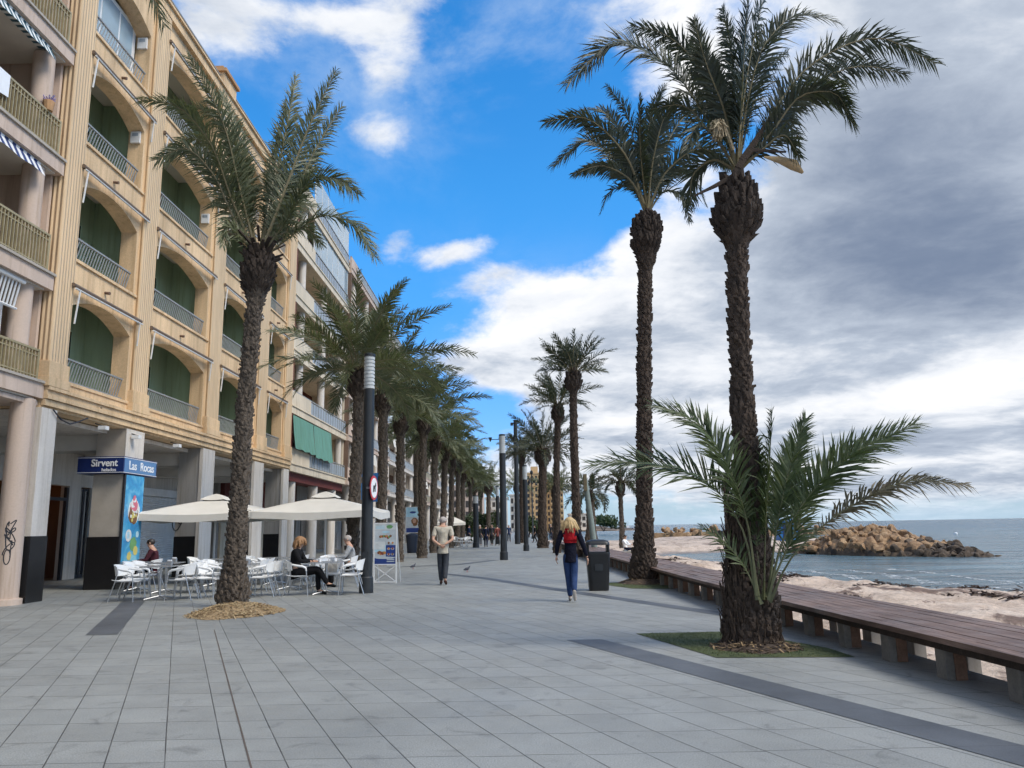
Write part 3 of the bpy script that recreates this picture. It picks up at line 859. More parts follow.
rowlab = ['palm with the fullest crown, directly behind the black lamp post with round sign', 'palm just behind the picture board, darker trunk next to the lamp post', 'palm with thick dark boots right of the picture board',
 'slim palm half hidden between two bigger trunks near the raised advert panel', 'tall slim palm rising beside the man with clasped hands', 'palm immediately behind the tall slim one, left of the man walking',
 'palm above the man walking, sixth trunk beyond the cafe', 'palm above the far white parasol, left side of its canopy', 'palm rising behind the middle of the far white parasol', 'palm behind the right edge of the far white parasol',
 'far palm at the shrubs beyond the white parasol', 'farther palm above the shrubs, half its crown hidden by the row', 'last and smallest palm of the cafe-side row']
for i, (x,y,zc,lx,ln,n) in enumerate(row):
    small_palm(rowlab[i], x, y, zc, lx, 30+i, PALM_GROUP_L, ln, n, rt=.18, wind=.15, droop=(25,72), nl=66 if y < 45 else 42, width=.045 if y < 45 else .065, ball=.34, emin=-4, leaf=.58)
small_palm('palm with an open round crown in the middle of the far promenade', -3.1,95,6.2,0,61,PALM_GROUP_L,3.9,28,rt=.24,nl=28,width=.07,leaf=.6,ball=.5)
small_palm('distant palm half hidden behind the slim black lamp post', .3,105,6.6,0,62,PALM_GROUP_L,3.4,26,rt=.22,nl=26,width=.07,leaf=.6)

# -- right-hand palms
Y2 = 20.44
b2 = (647,214)
def R2f(pts, dy=0, **k):
    d_ = dict(p=upts([b2]+pts, Y2, dy), n=140, leaf=.66, w=.042, r=.038, d=.2); d_.update(k); return d_
fr = [R2f([(622,150),(585,118),(545,122)],-.8), R2f([(620,165),(588,140),(553,166)],.6), R2f([(628,178),(604,166),(573,174)],-.4,leaf=.42), R2f([(636,150),(622,105),(606,86)],.9),
      R2f([(646,150),(655,105),(664,86)],.2), R2f([(640,140),(640,95)],-1.5,leaf=.44), R2f([(664,150),(690,112),(716,102)],.5), R2f([(668,170),(700,148),(732,168)],-.7), R2f([(664,180),(688,172),(706,205)],.8,leaf=.42),
      R2f([(655,150),(668,110),(680,95)],-1.2), R2f([(630,185),(612,190),(600,214)],1.0,leaf=.36,n=60), R2f([(652,150),(650,110)],1.6,leaf=.44), R2f([(668,190),(682,196),(690,222)],-.5,leaf=.36,n=60),R2f([(630,160),(600,110),(575,112)],1.5)]
make_palm('tall palm on the turf beside the black litter bin, straight dark trunk', (3.24,20.44),
  [(0,.40),(.3,.32),(.9,.235),(2,.18),(6,.165),(8.2,.16),(8.7,.24),(9.0,.38),(9.45,.36),(9.9,.2)], (.60,0), 21, PALM_GROUP_R, 'trunkb', fr, None, (8.7,9.8,1.6), .075, .11, .036, 'leafd')

Y3 = 9.86
b3 = (737,172)
def R1f(pts, dy=0, **k):
    d_ = dict(p=upts([b3]+pts, Y3, dy), n=160, leaf=.48, w=.026, r=.022, d=.2); d_.update(k); return d_
fr = [R1f([(706,118),(668,66),(620,42),(567,84)],-.4), R1f([(715,110),(690,55),(660,32),(632,26)],.5), R1f([(745,90),(756,30),(770,-26)],.1,leaf=0.54), R1f([(748,100),(768,40),(800,14),(838,22)],.5,leaf=0.46),
      R1f([(768,120),(815,62),(880,38),(936,64)],-.2), R1f([(770,128),(812,86),(860,66),(905,74)],.6), R1f([(772,132),(805,94),(832,92),(853,124)],-.6,leaf=0.41), R1f([(735,100),(730,40),(722,8)],.9,leaf=0.43),
      R1f([(724,110),(705,60),(694,20)],-.7,leaf=0.41), R1f([(712,135),(680,105),(648,110)],.7,leaf=0.41,n=80), R1f([(758,140),(785,120),(800,140)],.5,leaf=0.35,n=60), R1f([(742,95),(745,40),(748,0)],-.9,leaf=0.46),
      R1f([(728,130),(715,85),(700,58),(682,52)],1.0,leaf=0.41), R1f([(752,110),(768,70),(788,52)],1.0,leaf=0.41), R1f([(718,140),(700,125),(686,150)],-.5,leaf=0.32,n=60), R1f([(712,160),(695,172),(690,205)],.4,leaf=0.32,n=50),
      R1f([(762,150),(782,135),(800,158)],-.4,leaf=0.30,n=50)]
def R1extra(root, c, g, gr):
    off = Vector((2.84, 9.85, 0))
    # cut stalks and dead sheaths under the crown
    m = MB()
    for pts, w in (([(735,172),(752,150),(786,152)],.07), ([(733,176),(715,186),(694,196)],.06), ([(742,160),(756,140),(774,112)],.085), ([(738,168),(744,158),(752,149)],.09)):
        P = [atY(x,y,9.7)-off for x,y in pts]
        m.tube(P, [w*.6, w*.5, w*.2], 6, 0, sx=.5)
    m.build('dead_leaf_stalk', [MAT['boot']], root, smooth=60)
    m = MB()
    P = [atY(x,y,9.65)-off for x,y in ((764,157),(780,160),(794,165),(803,173))]
    m.tube(P, [.012,.055,.085,.02], 8, 0, sx=.45)
    m.build('flower_sheath', [MAT['husk']], root, smooth=60)
    m = MB(); p = Vector(atY(733,150,9.75)-off); q0 = atY(718,122,9.5)-off
    m.tube([p, (p+q0)/2+Vector((0,0,.12)), q0], [.03,.022,.012], 6, 0)
    for i in range(110):
        q = q0 + Vector((gr.gauss(0,.03),gr.gauss(0,.03),gr.uniform(-.02,.03))); e_ = q + Vector((gr.gauss(0,.055),gr.gauss(0,.05),-gr.uniform(.06,.26)))
        m.tube([q, (q+e_)/2+Vector((gr.gauss(0,.02),0,.02)), e_], [.006,.009,.007], 4, 0)
    m.build('flower_cluster', [simple('cream_palm_blossom', (.42,.34,.22), .9, .4, 40)], root)
    # long upright old leaf bases, a third of the way up
    m = MB()
    for i in range(30):
        a = gr.uniform(0,6.283); z = gr.uniform(2.45,2.95); r = .10
        p = Vector((math.cos(a)*r+.1, math.sin(a)*r, z)); q = p + Vector((math.cos(a)*gr.uniform(.0,.06), math.sin(a)*gr.uniform(.0,.06), gr.uniform(.2,.42)))
        m.tube([p, (p+q)/2+Vector((math.cos(a),math.sin(a),0))*.02, q], [.04,.032,.006], 5, 0, sx=.5)
    m.build('old_leaf_base', [MAT['trunkb']], root)
    # matted fibre and roots swelling the foot
    m = MB()
    for i in range(900):
        a = gr.uniform(0,6.283); z = gr.uniform(.05,1.9)**1.0; r = float(np.interp(z,[0,.3,.8,1.9],[.36,.31,.255,.14]))
        p = Vector((math.cos(a)*r, math.sin(a)*r, z)); l = gr.uniform(.12,.34)
        q = p + Vector((math.cos(a)*gr.uniform(-.01,.07), math.sin(a)*gr.uniform(-.01,.07), 0)) + Vector((-math.sin(a), math.cos(a), 0))*gr.uniform(-.06,.06) + Vector((0,0,gr.choice([-1,-1,1])*l))
        if q.z < .01: q.z = .01
        m.bar(p, q, gr.uniform(.006,.024), .008, 0)
    m.build('matted_fibre', [MAT['fibre']], root)
    # young fronds springing from the foot
    A = Arr()
    def B(pts, dy, Yb=9.45, **k):
        P = smooth_path([np.array(p) - np.array([2.84,9.85,0]) for p in upts(pts, Yb, dy)])
        kk = dict(leaf=.50, flat=g.choice([-1,1])*g.uniform(.6,1.0), nl=125, width=.026, g=g, r0=.016, vang=30, start=.32); kk.update(k); add_frond(A, P, **kk)
    B([(758,600),(738,520),(712,486),(672,468),(632,462),(590,465)], .5, leaf=.55, nl=95, vang=34, flat=.75)
    B([(758,596),(744,510),(722,455),(694,420),(655,405)], .3, leaf=.52, nl=110, vang=30, flat=.9)
    B([(764,600),(766,520),(770,460),(772,412)], .2, leaf=.40)
    B([(768,600),(778,520),(792,460),(806,418)], .4, leaf=.44)
    B([(768,600),(784,538),(812,492),(856,452),(915,424)], -.2, leaf=.55, nl=125, vang=30, flat=-.9)
    B([(770,602),(790,560),(818,530),(862,500),(912,480),(967,485)], -.5, leaf=.36, nl=95, lm=2, droopy=.30, vang=30, start=.34, flat=-.8)
    B([(762,600),(756,530),(756,480),(757,440)], .3, Yb=9.55, leaf=.34)
    B([(766,598),(782,560),(800,520),(806,490)], .7, leaf=.40, nl=60)
    B([(762,604),(740,560),(722,540),(700,526)], .2, leaf=.30, nl=26)
    B([(764,590),(774,520),(786,470),(792,440)], 1.0, Yb=9.8, leaf=.42)
    A.build('young_frond', [MAT['leafy'], MAT['youngstalk'], MAT['leafdry']], root)
make_palm('largest palm, leaning dark trunk with young fronds sprouting from its foot by the bench', (2.84,9.85),
  [(0,.37),(.12,.33),(.5,.30),(1.0,.225),(1.8,.15),(2.7,.125),(3.2,.122),(3.5,.115),(4.5,.11),(5.08,.12),(5.22,.24),(5.45,.285),(5.7,.23),(6.0,.13)], (.24,0), 8, PALM_GROUP_R, 'trunkb', fr, None, (5.12,5.95,1.6), .058, .085, .026, 'leafd', R1extra)
g_ = random.Random(9)
o = mound(0,0,.50,.44,.07,g_,200).build('bark_mound', [MAT['fibre'], MAT['straw']]); o.location = (2.82,9.62,.004)
tag(o, 'brown fibre heap around the swollen foot of the largest palm', 'bark heap')
o = mound(0,0,.62,.6,.16,g_,150).build('bark_mound', [MAT['fibre'], MAT['straw']]); o.location = (3.24,20.35,.004)
tag(o, 'low brown bark heap at the tall palm foot by the bin', 'bark heap')

small_palm('slim palm with the highest crown behind the walking woman', 2.96,38.3,8.75,.12,71,PALM_GROUP_R,2.5,23,rt=.18,bark='trunkb',emin=22,droop=(10,55),leafm='leafd',nl=36,leaf=.5,width=.055,ball=.40)
small_palm('thin palm just left of the highest slim one', 2.34,44.6,8.05,.3,72,PALM_GROUP_R,2.7,24,rt=.16,bark='trunkb',emin=8,droop=(15,70),leafm='leafd',nl=36,leaf=.5,width=.05,ball=.36)
small_palm('stout palm with a thick dark boot-covered trunk and wide crown', 1.95,55.6,6.5,.15,73,PALM_GROUP_R,3.6,38,rt=.28,bark='trunkb',emin=0,droop=(20,70),leafm='leafd',nl=38,leaf=.55,width=.06,ball=.58)
small_palm('palm behind the tall black mast, crown merging with the stout one', .75,75,8.2,0,74,PALM_GROUP_R,2.9,30,rt=.25,bark='trunkb',leafm='leafd',nl=30,leaf=.55,width=.07)
small_palm('pale upright palm between the stout palm and the thin palm', 4.4,85,5.1,0,75,PALM_GROUP_R,3.4,26,rt=.34,bark='trunkg',leafm='leaf',nl=28,leaf=.6,width=.08,emin=0)
small_palm('short palm with drooping crown left of the wrapped post', 7.2,75,4.4,0,76,PALM_GROUP_R,3.0,26,rt=.42,bark='trunkg',leafm='leafd',nl=28,leaf=.6,width=.08,droop=(50,110),emin=-30)
small_palm('small slim palm standing alone on the sand', 6.98,52,4.0,.1,77,PALM_GROUP_R,1.75,20,rt=.12,bark='trunkg',leafm='leafd',nl=30,leaf=.4,width=.05,droop=(40,100),ball=.3,emin=-15)
p_ = atY(800,540,95)
small_palm('short palm on the far sand beside the blue hut', p_.x,95,3.4,0,78,PALM_GROUP_R,2.6,22,rt=.3,bark='trunkg',leafm='leafd',nl=26,leaf=.5,width=.08,droop=(50,100))
p_ = atY(729,540,90)
small_palm('thin palm behind the leaning trunk, near the small sand bin', p_.x,90,6.0,0,79,PALM_GROUP_R,2.4,22,rt=.28,bark='trunkg',leafm='leafd',nl=26,leaf=.5,width=.08,droop=(50,100))
# ------------------------------------------------------------------ the ochre building with arched loggias
XF = -10.75
FZ = [5.14, 8.26, 11.43, 14.58]        # bottoms of the loggia openings
ROOFZ = 17.75
bays = [(18.45,21.74),(22.62,27.12),(28.22,32.5),(33.75,36.5)]
pil = [(17.72,18.45),(21.74,22.62),(27.12,28.22),(32.5,33.75),(36.5,37.6)]
Bd = thing('arcade_building', 'ochre apartment block with arched loggias over a shop arcade', 'building', (XF, 27.6, 0))
w = MB()          # facade wall
fl = MB()
th = .46; xw = XF - .12
for (ya, yb_) in bays:
    for k, z0 in enumerate(FZ):
        z1 = FZ[k+1] if k < 3 else ROOFZ
        a0 = ya + .06; a1 = yb_ - .16
        zs = z0 + 1.86; zt = z0 + 2.25
        n = 18; ys_ = [a0 + (a1-a0)*i/n for i in range(n+1)]
        half = (a1-a0)/2; rs_ = zt-zs; RR = (half*half+rs_*rs_)/(2*rs_)
        za = [zt - RR + math.sqrt(max(0, RR*RR-(y-(a0+a1)/2)**2)) for y in ys_]
        vs = []; fs = []
        for y, z in zip(ys_, za):
            vs += [(xw,y,z),(xw,y,z1-.005),(xw-th,y,z),(xw-th,y,z1-.005)]
        for i in range(n):
            p = i*4; q = p+4
            fs += [(p,q,q+1,p+1),(p+2,p+3,q+3,q+2),(p,p+2,q+2,q)]
        w.add(vs, fs, 0)
        w.box(xw-th, xw, ya, a0, z0, z1-.006, 0)
        w.box(xw-th, xw, a1, yb_, z0, z1-.006, 0)
        w.box(xw-th-.05, xw+.05, ya+.004, yb_-.004, z0-.075, z0-.0, 0)     # sill
        # soffit of the loggia is the slab above
for z in FZ[1:]:
    w.box(xw-th+.004, xw-.003, 17.8, 37.55, z-.07, z+.004, 0)
# ground-floor beam and stepped cornice
w.box(XF-.55, XF-.10, 17.70, 37.60, 4.36, 5.065, 0)
w.box(XF-.11, XF+.00, 17.70, 37.60, 4.42, 4.56, 0)
w.box(XF-.11, XF+.05, 17.70, 37.60, 4.575, 4.66, 0)
w.box(XF-.11, XF+.02, 17.70, 37.60, 4.665, 4.78, 0)
w.box(XF-.11, XF+.07, 17.70, 37.60, 4.785, 4.86, 0)
# roof parapet, end walls, slab floors
w.box(XF-.45, XF+.02, 17.70, 37.60, ROOFZ, ROOFZ+.32, 0)
w.box(XF-.5, XF+.10, 17.68, 37.62, ROOFZ+.325, ROOFZ+.40, 0)
w.box(XF-13, XF-.45, 37.35, 37.60, 4.36, ROOFZ+.3, 0)
w.box(XF-13, XF-.45, 17.72, 17.95, 4.36, ROOFZ+.3, 0)
w.box(XF-13, XF-12.8, 17.96, 37.34, 0, ROOFZ+.3, 0)
w.box(XF-12.79, XF-.5, 17.96, 37.34, ROOFZ-.25, ROOFZ+.02, 0)
w.build('wall', MAT['yellow'], Bd, world=True)
for (ya, yb_) in pil:
    m = MB()
    m.box(XF-.545, XF, ya, yb_, 5.47, ROOFZ-.003, 1)
    m.box(XF-.545, XF+.045, ya-.05, yb_+.05, 5.10, 5.47, 0)
    m.box(XF-.545, XF+.075, ya-.08, yb_+.08, 4.865, 5.098, 0)
    m.build('pilaster', [MAT['yellow'], MAT['fluted']], Bd, world=True, bevel=.012)
aw = MB(); aw.box(0,0,0,0,0,0)
first = True
for bi, (ya, yb_) in enumerate(bays):
    for k, z0 in enumerate(FZ):
        z1 = (FZ[k+1] if k < 3 else ROOFZ) - .25
        lo = MB()       # recessed loggia: floor, ceiling, back wall, party walls
        xb = XF - 1.55; xi = xw - th - .004
        lo.box(xb-.1, xi, ya-.3, yb_+.3, z0-.24, z0-.085, 1)
        lo.box(xb-.1, xi, ya-.3, yb_+.3, z1-.01, z1+.05, 1)
        lo.box(xb-.1, xb, ya-.3, yb_+.3, z0-.08, z1-.02, 0)
        lo.box(xb, xi, ya-.28, ya-.10, z0-.08, z1-.02, 0)
        lo.box(xb, xi, yb_+.10, yb_+.28, z0-.08, z1-.02, 0)
        L_ = lo.build('loggia', [MAT['green'], MAT['ceil']], Bd, world=True)
        m = MB()       # balcony door in the back wall
        yc = (ya+yb_)/2 + .3
        m.box(xb, xb+.05, yc-.75, yc+.75, z0-.07, z0+1.95, 0)
        m.box(xb+.05, xb+.06, yc-.68, yc-.04, z0+.1, z0+1.88, 1); m.box(xb+.05, xb+.06, yc+.04, yc+.68, z0+.1, z0+1.88, 1)
        o = m.build('balcony_door', [MAT['green'] if k < 3 else MAT['whitemetal'], MAT['glassdark']], L_); 
        for v in o.data.vertices: v.co.x -= Bd.location.x; v.co.y -= Bd.location.y
        r = MB()       # railing of slanted bars
        xr = xw - .10; zt = z0 + .60
        r.bar((xr,ya+.05,zt),(xr,yb_-.2,zt),.055,.045); r.bar((xr,ya+.05,z0+.06),(xr,yb_-.2,z0+.06),.035,.03)
        nb = int((yb_-ya-.3)/.125)
        for i in range(nb):
            y = ya + .10 + i*.125
            r.bar((xr,y,z0+.06),(xr,min(yb_-.2,y+.22),zt-.01),.022,.022)
        r.build('railing', MAT['railgrey'], Bd, world=True)
        if k < 4 and not (bi == 0 and k == 3):
            a = MB()   # folded awning: roller, front bar and a hanging arm
            za_ = z0 + 2.36
            a.tube([(XF+.04,ya-.12,za_),(XF+.04,yb_+.12,za_)], .055, 8, 0)
            a.tube([(XF+.10,ya-.10,za_-.09),(XF+.10,yb_+.10,za_-.09)], .022, 6, 1)
            e = ya + .02 if (bi+k) % 4 else ya + .1
            a.bar((XF+.10,e,za_-.07),(XF+.05,e-.05,za_-.95),.03,.03,1)
            if (bi*3+k) % 3 != 1: a.bar((XF+.10,yb_-.05,za_-.08),(XF+.04,yb_-.02,za_-.75),.025,.025,1)
            a.build('folded_awning', [simple('awning_roller_grey', (.17,.12,.085), .6) if first else bpy.data.materials['awning_roller_grey'], MAT['whitemetal']], Bd, world=True)
            first = False
        d_ = MB(); ym = (ya+yb_)/2
        d_.tube([(xw-.05,ym,z0-.42),(xw+.14,ym,z0-.45)], [.035,.045], 8)
        d_.build('drain_spout', MAT['brown'], Bd, world=True)
    
for (y, z) in ((21.52,16.2), (21.52,13.1), (26.9,12.75)):
    m = MB(); m.box(xw-th+.09, xw-.09, y-.02, y+.055, z-.18, z+.18, 0); m.box(xw-th+.14, xw-.14, y-.028, y-.021, z+.03, z+.13, 1)
    m.build('wall_meter_box', [MAT['whitemetal'], MAT['bluegrey']], Bd, world=True, bevel=.01)
# glazed-in loggia on the top floor
m = MB(); xg = xw - th + .02
m.box(xg-.03, xg, 18.5, 21.5, 14.6, 16.7, 0)
for yy0, yy1 in ((18.6,19.5),(19.6,20.5),(20.6,21.3)): m.box(xg, xg+.012, yy0, yy1, 15.2, 16.55, 1)
m.build('glazed_screen', [MAT['whitemetal'], MAT['glassblue']], Bd, world=True)
# roof railing and turret
r = MB()
xr = XF - .15
for z in (18.35, 18.58): r.bar((xr,17.8,z),(xr,37.4,z),.05,.05)
for i in range(66): r.bar((xr,17.8+i*.3,18.14),(xr,17.8+i*.3,18.58),.025,.025)
r.build('roof_railing', MAT['railgrey'], Bd, world=True)
t = MB()
t.box(XF-.9, XF+.02, 27.05, 28.35, 18.16, 18.72, 0); t.box(XF-1.0, XF+.12, 26.95, 28.45, 18.722, 18.85, 1)
t.prism([(XF-.8,27.15),(XF-.08,27.15),(XF-.08,28.25),(XF-.8,28.25)], 18.852, 19.05, 1)
t.build('roof_turret', [MAT['yellow'], MAT['terracotta']], Bd, world=True)
# ground-floor columns
def column(bx, y0, y1, depth, base=True, mm=None):
    m = MB()
    m.box(XF-.02-depth, XF-.02, y0, y1, 1.45 if base else 0, 4.36, 0)
    if base: m.box(XF-.02-depth-.02, XF-.0, y0-.02, y1+.02, 0, 1.45, 1)
    return m.build('column', mm or [MAT['offwhite'], MAT['granite']], bx, world=True)
column(Bd, 17.64, 18.24, .36)
m = MB(); m.box(XF-.84, XF-.04, 21.62, 22.66, 3.58, 4.36, 1); m.box(XF-.038, XF-.02, 21.61, 22.67, 3.58, 4.36, 0); m.box(XF-.85, XF-.025, 21.6, 22.68, 1.40, 3.09, 1); m.box(XF-.88, XF-.005, 21.56, 22.70, 0, 1.398, 2); m.box(XF-.80, XF-.08, 21.66, 22.6, 3.088, 3.582, 0)  # above the sign, the beige front paints shade onto the white column
m.build('column', [MAT['offwhite'], MAT['stone'], MAT['granite']], Bd, world=True)
def shadecol(y0, y1):
    m = MB(); m.box(XF-.86, XF-.14, y0+.03, y1, 0, 4.36, 0); m.box(XF-.138, XF-.02, y0, y1+.01, 0, 4.36, 1)  # white column; the grey front is its shaded side put into colour
    m.box(XF-.87, XF-.145, y0, y0+.028, 0, 1.35, 2)
    m.build('column', [MAT['greycon'], MAT['offwhite'], MAT['granite']], Bd, world=True)
shadecol(27.05, 28.12); shadecol(32.5, 33.7); shadecol(36.65, 37.5)
# arcade ceiling with cross beams, shop fronts behind
m = MB()
m.box(XF-12, XF-.56, 17.75, 37.5, 4.22, 4.34, 0)
for y0, y1 in ((21.8,22.5),(27.2,28.0),(32.7,33.5),(36.8,37.4)): m.box(XF-4.2, XF-.56, y0, y1, 3.78, 4.218, 1)
m.build('arcade_ceiling', [MAT['offwhite'], MAT['ceil']], Bd, world=True)
XS = XF - 4.3
s = MB()
s.box(XS-.3, XS, 17.75, 22.6, 0, 4.2, 1); s.box(XS-.3, XS, 22.6, 36.0, 3.1, 4.2, 0)
s.box(XS-.3, XS, 36.0, 37.5, 0, 4.2, 1); s.box(XS-.4, XF-3.3, 37.36, 37.6, 0, 4.3, 1)
s.box(XS-.3, XS, 26.6, 27.3, 0, 3.1, 0); s.box(XS-.3, XS, 27.9, 31.6, 0, 3.1, 1); s.box(XS-.3, XS, 35.2, 36.0, 0, 3.1, 1)
s.box(XF-12, XS-.3, 28.2, 28.4, 0, 4.2, 2)
s.build('shop_wall', [MAT['offwhite'], MAT['greycon'], MAT['brown']], Bd, world=True)
m = MB()       # ice-cream shop interior with counter and warm lamp niche
m.box(XS-3.2, XS-3.0, 20, 28.2, 0, 4.2, 0); m.box(XS-1.9, XS-1.4, 23.0, 26.4, 0, 1.15, 1)
m.box(XS-2.99, XS-2.7, 24.5, 28, 1.5, 1.56, 1); m.box(XS-2.99, XS-2.7, 24.5, 28, 2.1, 2.16, 1)
for i in range(12): m.lathe([(0,.05),(.18,.045),(.22,.02),(.28,.02)], 8, (XS-2.85, 24.7+i*.26, 1.56 if i % 2 else 2.16), 2)
m.build('shop_interior', [MAT['brown'], MAT['stone'], MAT['terracotta']], Bd, world=True)
lm, lnt, lb = new_mat('warm_shop_lamp'); lb.inputs['Base Color'].default_value = (.9,.5,.2,1); lb.inputs['Emission Color'].default_value = (1,.42,.12,1); lb.inputs['Emission Strength'].default_value = 2.2
for i in range(3):
    m = MB(); m.lathe([(0,.02),(.02,.12),(.10,.11),(.16,.02)], 12, (XS-1.6, 24.6+i*1.1, 2.55)); m.tube([(XS-1.6,24.6+i*1.1,2.7),(XS-1.6,24.6+i*1.1,4.2)], .012, 6)
    m.build('pendant_lamp', lm, Bd, world=True)
def door_pair(bx, x, y0, y1, h, frame, glass):
    m = MB(); n = max(2, int((y1-y0)/.9)); dw = (y1-y0)/n
    for i in range(n):
        a = y0+i*dw; c = a+dw
        m.box(x-.04, x, a+.01, a+.07, 0, h, 0); m.box(x-.04, x, c-.07, c-.01, 0, h, 0); m.box(x-.04, x, a+.07, c-.07, h-.08, h, 0); m.box(x-.04, x, a+.07, c-.07, 0, .12, 0)
        m.box(x-.028, x-.018, a+.07, c-.07, .12, h-.08, 1)
    m.build('glass_door', [frame, glass], bx, world=True)
door_pair(Bd, XS-.05, 27.3, 27.9, 3.05, MAT['signdark'], MAT['glassdark'])
m = MB()       # dark open doorway frame beside the bar
m.box(XS-.12, XS-.02, 22.6, 22.72, 0, 3.05, 0); m.box(XS-.12, XS-.02, 26.48, 26.6, 0, 3.05, 0); m.box(XS-.12, XS-.02, 22.72, 26.48, 2.6, 2.7, 0); m.box(XS-.12, XS-.02, 24.6, 24.68, 0, 2.6, 0)
m.build('shop_door_frame', MAT['signdark'], Bd, world=True)
# closed roller shutter
m = MB(); n = 34
for i in range(n):
    z = .1 + i*.085
    m.add([(XS-.05,31.6,z),(XS-.05,35.2,z),(XS-.015,35.2,z+.045),(XS-.015,31.6,z+.045),(XS-.05,35.2,z+.085),(XS-.05,31.6,z+.085)], [(0,1,2,3),(3,2,4,5)])
m.box(XS-.1, XS-.06, 31.6, 35.2, 0, 3.1)
m.box(XS-.2, XS+.15, 31.5, 35.3, 3.0, 3.3)
m.build('roller_shutter', MAT['shutter'], Bd, world=True)
# lower posters and graffiti on the arcade columns
def ribbon(pts, wd, nrm):
    m = MB(); pts = [Vector(p) for p in pts]
    for a, c in zip(pts, pts[1:]):
        if (c-a).length > 1e-4: m.bar(a, c, wd, .006, 0, upv=nrm)
    return m
def scribble(g, n, x0, x1, z0, z1, f):
    P = []
    for i in range(n*6):
        t = i/6; P.append(f(x0+(x1-x0)*(.5+.5*math.sin(t*1.9+g[0]))*(.6+.4*math.sin(t*.7+g[1])), z0+(z1-z0)*(.5+.5*math.sin(t*2.6+g[2])*(.5+.5*math.cos(t*.5)))))
    return P
for y0, sd0 in ((27.02,1.0),(32.47,2.2)):
    m = ribbon(scribble((sd0,.4,1.1), 9, XF-.95, XF-.5, 1.5, 2.3, lambda a,c: (a, y0+.024, c)), .03, (0,1,0))
    o = m.build('graffiti', MAT['signdark'], Bd, world=True)
# security lights and cameras under the cornice by the sign column
for (y, z) in ((20.1,4.25),(21.9,4.22),(24.6,4.25)):
    m = MB(); m.box(XF+.02, XF+.22, y-.09, y+.09, z-.12, z-.02, 0); m.bar((XF-.1,y,z+.05),(XF+.12,y,z-.02),.03,.03,1)
    m.build('floodlight', [MAT['whitemetal'], MAT['signdark']], Bd, world=True)
m = MB(); m.tube([(XF+.02,18.0,4.35),(XF+.04,18.3,4.16),(XF+.04,18.7,4.10),(XF+.04,19.1,4.22),(XF+.02,19.5,4.36)], .018, 6)
m.build('loose_cable', MAT['signdark'], Bd, world=True)
m = MB()
for (yy0, za, zb) in ((18.0,5.2,17.6),(22.1,5.2,17.6)):
    pass

def text_part(name, body, size, loc, rot, mt, parent, extrude=.004, align='CENTER', shear=0, sx=1.0, bold=0):
    cu = bpy.data.curves.new(name, 'FONT'); cu.body = body; cu.size = size; cu.extrude = extrude; cu.align_x = align; cu.align_y = 'CENTER'; cu.shear = shear; cu.offset = bold
    tmp = bpy.data.objects.new('tmp', cu); COL.objects.link(tmp)
    me = bpy.data.meshes.new_from_object(tmp.evaluated_get(bpy.context.evaluated_depsgraph_get()))
    bpy.data.objects.remove(tmp); bpy.data.curves.remove(cu)
    me.name = name; me.materials.clear(); me.materials.append(mt)
    o = bpy.data.objects.new(name, me); COL.objects.link(o); o.parent = parent
    l = parent.location
    o.location = (loc[0]-l.x, loc[1]-l.y, loc[2]-l.z); o.rotation_euler = rot; o.scale = (sx,1,1)
    return o
# -- shop sign wrapped round the column
sg = thing('shop_sign', 'dark blue two-sided ice-cream shop sign wrapped round the stone column', 'sign', (XF, 22.0, 3.1))
m = MB(); m.box(XF-1.20, XF+.06, 21.40, 23.40, 3.105, 3.57, 0)
m.box(XF-1.21, XF+.07, 21.39, 23.41, 3.125, 3.14, 1); m.box(XF-1.21, XF+.07, 21.39, 23.41, 3.53, 3.545, 1)
m.build('sign_box', [MAT['navy'], MAT['signwhite']], sg, world=True)
lt = simple('lighter_sign_blue', (.10,.22,.42), .35, .15, 3)
m = MB(); m.box(XF+.061, XF+.066, 21.45, 23.35, 3.145, 3.525); m.build('sign_face', lt, sg, world=True)
text_part('lettering', 'Sirvent', .27, (XF-.46,21.388,3.385), (R(90),0,0), MAT['signwhite'], sg, sx=.95, bold=.006)
text_part('lettering', 'helados', .13, (XF-.33,21.388,3.20), (R(90),0,0), MAT['signwhite'], sg, bold=.002)
text_part('lettering', 'Las', .34, (XF+.070,21.92,3.335), (R(90),0,R(90)), MAT['signwhite'], sg, sx=1.05, bold=.004)
text_part('lettering', 'Rocas', .34, (XF+.070,22.78,3.335), (R(90),0,R(90)), MAT['signwhite'], sg, sx=1.05, bold=.004)
# -- tall ice-cream advert on the sea side of the column
ad = thing('advert_panel', 'tall blue ice-cream advert panel on the stone column under the sign', 'advert', (XF, 22.16, .65))
def admat():
    m, nt, b = new_mat('blue_printed_panel'); p = pos(nt)
    c = nt.ramp(nt.noise(p, 2.2, 5, .6, .6), [(.3,(.02,.16,.42)),(.5,(.05,.33,.58)),(.7,(.25,.58,.72))])
    nt.l.new(c, b.inputs['Base Color']); b.inputs['Roughness'].default_value = .3
    return m
xa = XF + .035
m = MB(); m.box(XF-.004, xa, 21.58, 22.72, .66, 3.08, 0); m.box(XF-.006, xa+.003, 21.57, 21.66, .655, 3.085, 1)
m.build('panel', [admat(), MAT['signdark']], ad, world=True)
g = random.Random(2)
def disc(m, y, z, r, x, mi, n=18, sy=1, wob=0):
    vs = [(x, y, z)] + [(x, y + r*sy*math.cos(2*math.pi*i/n)*(1+wob*math.sin(i*2.1)), z + r*math.sin(2*math.pi*i/n)*(1+wob*math.cos(i*1.7))) for i in range(n)]
    m.add(vs, [(0,1+i,1+(i+1)%n) for i in range(n)], mi)
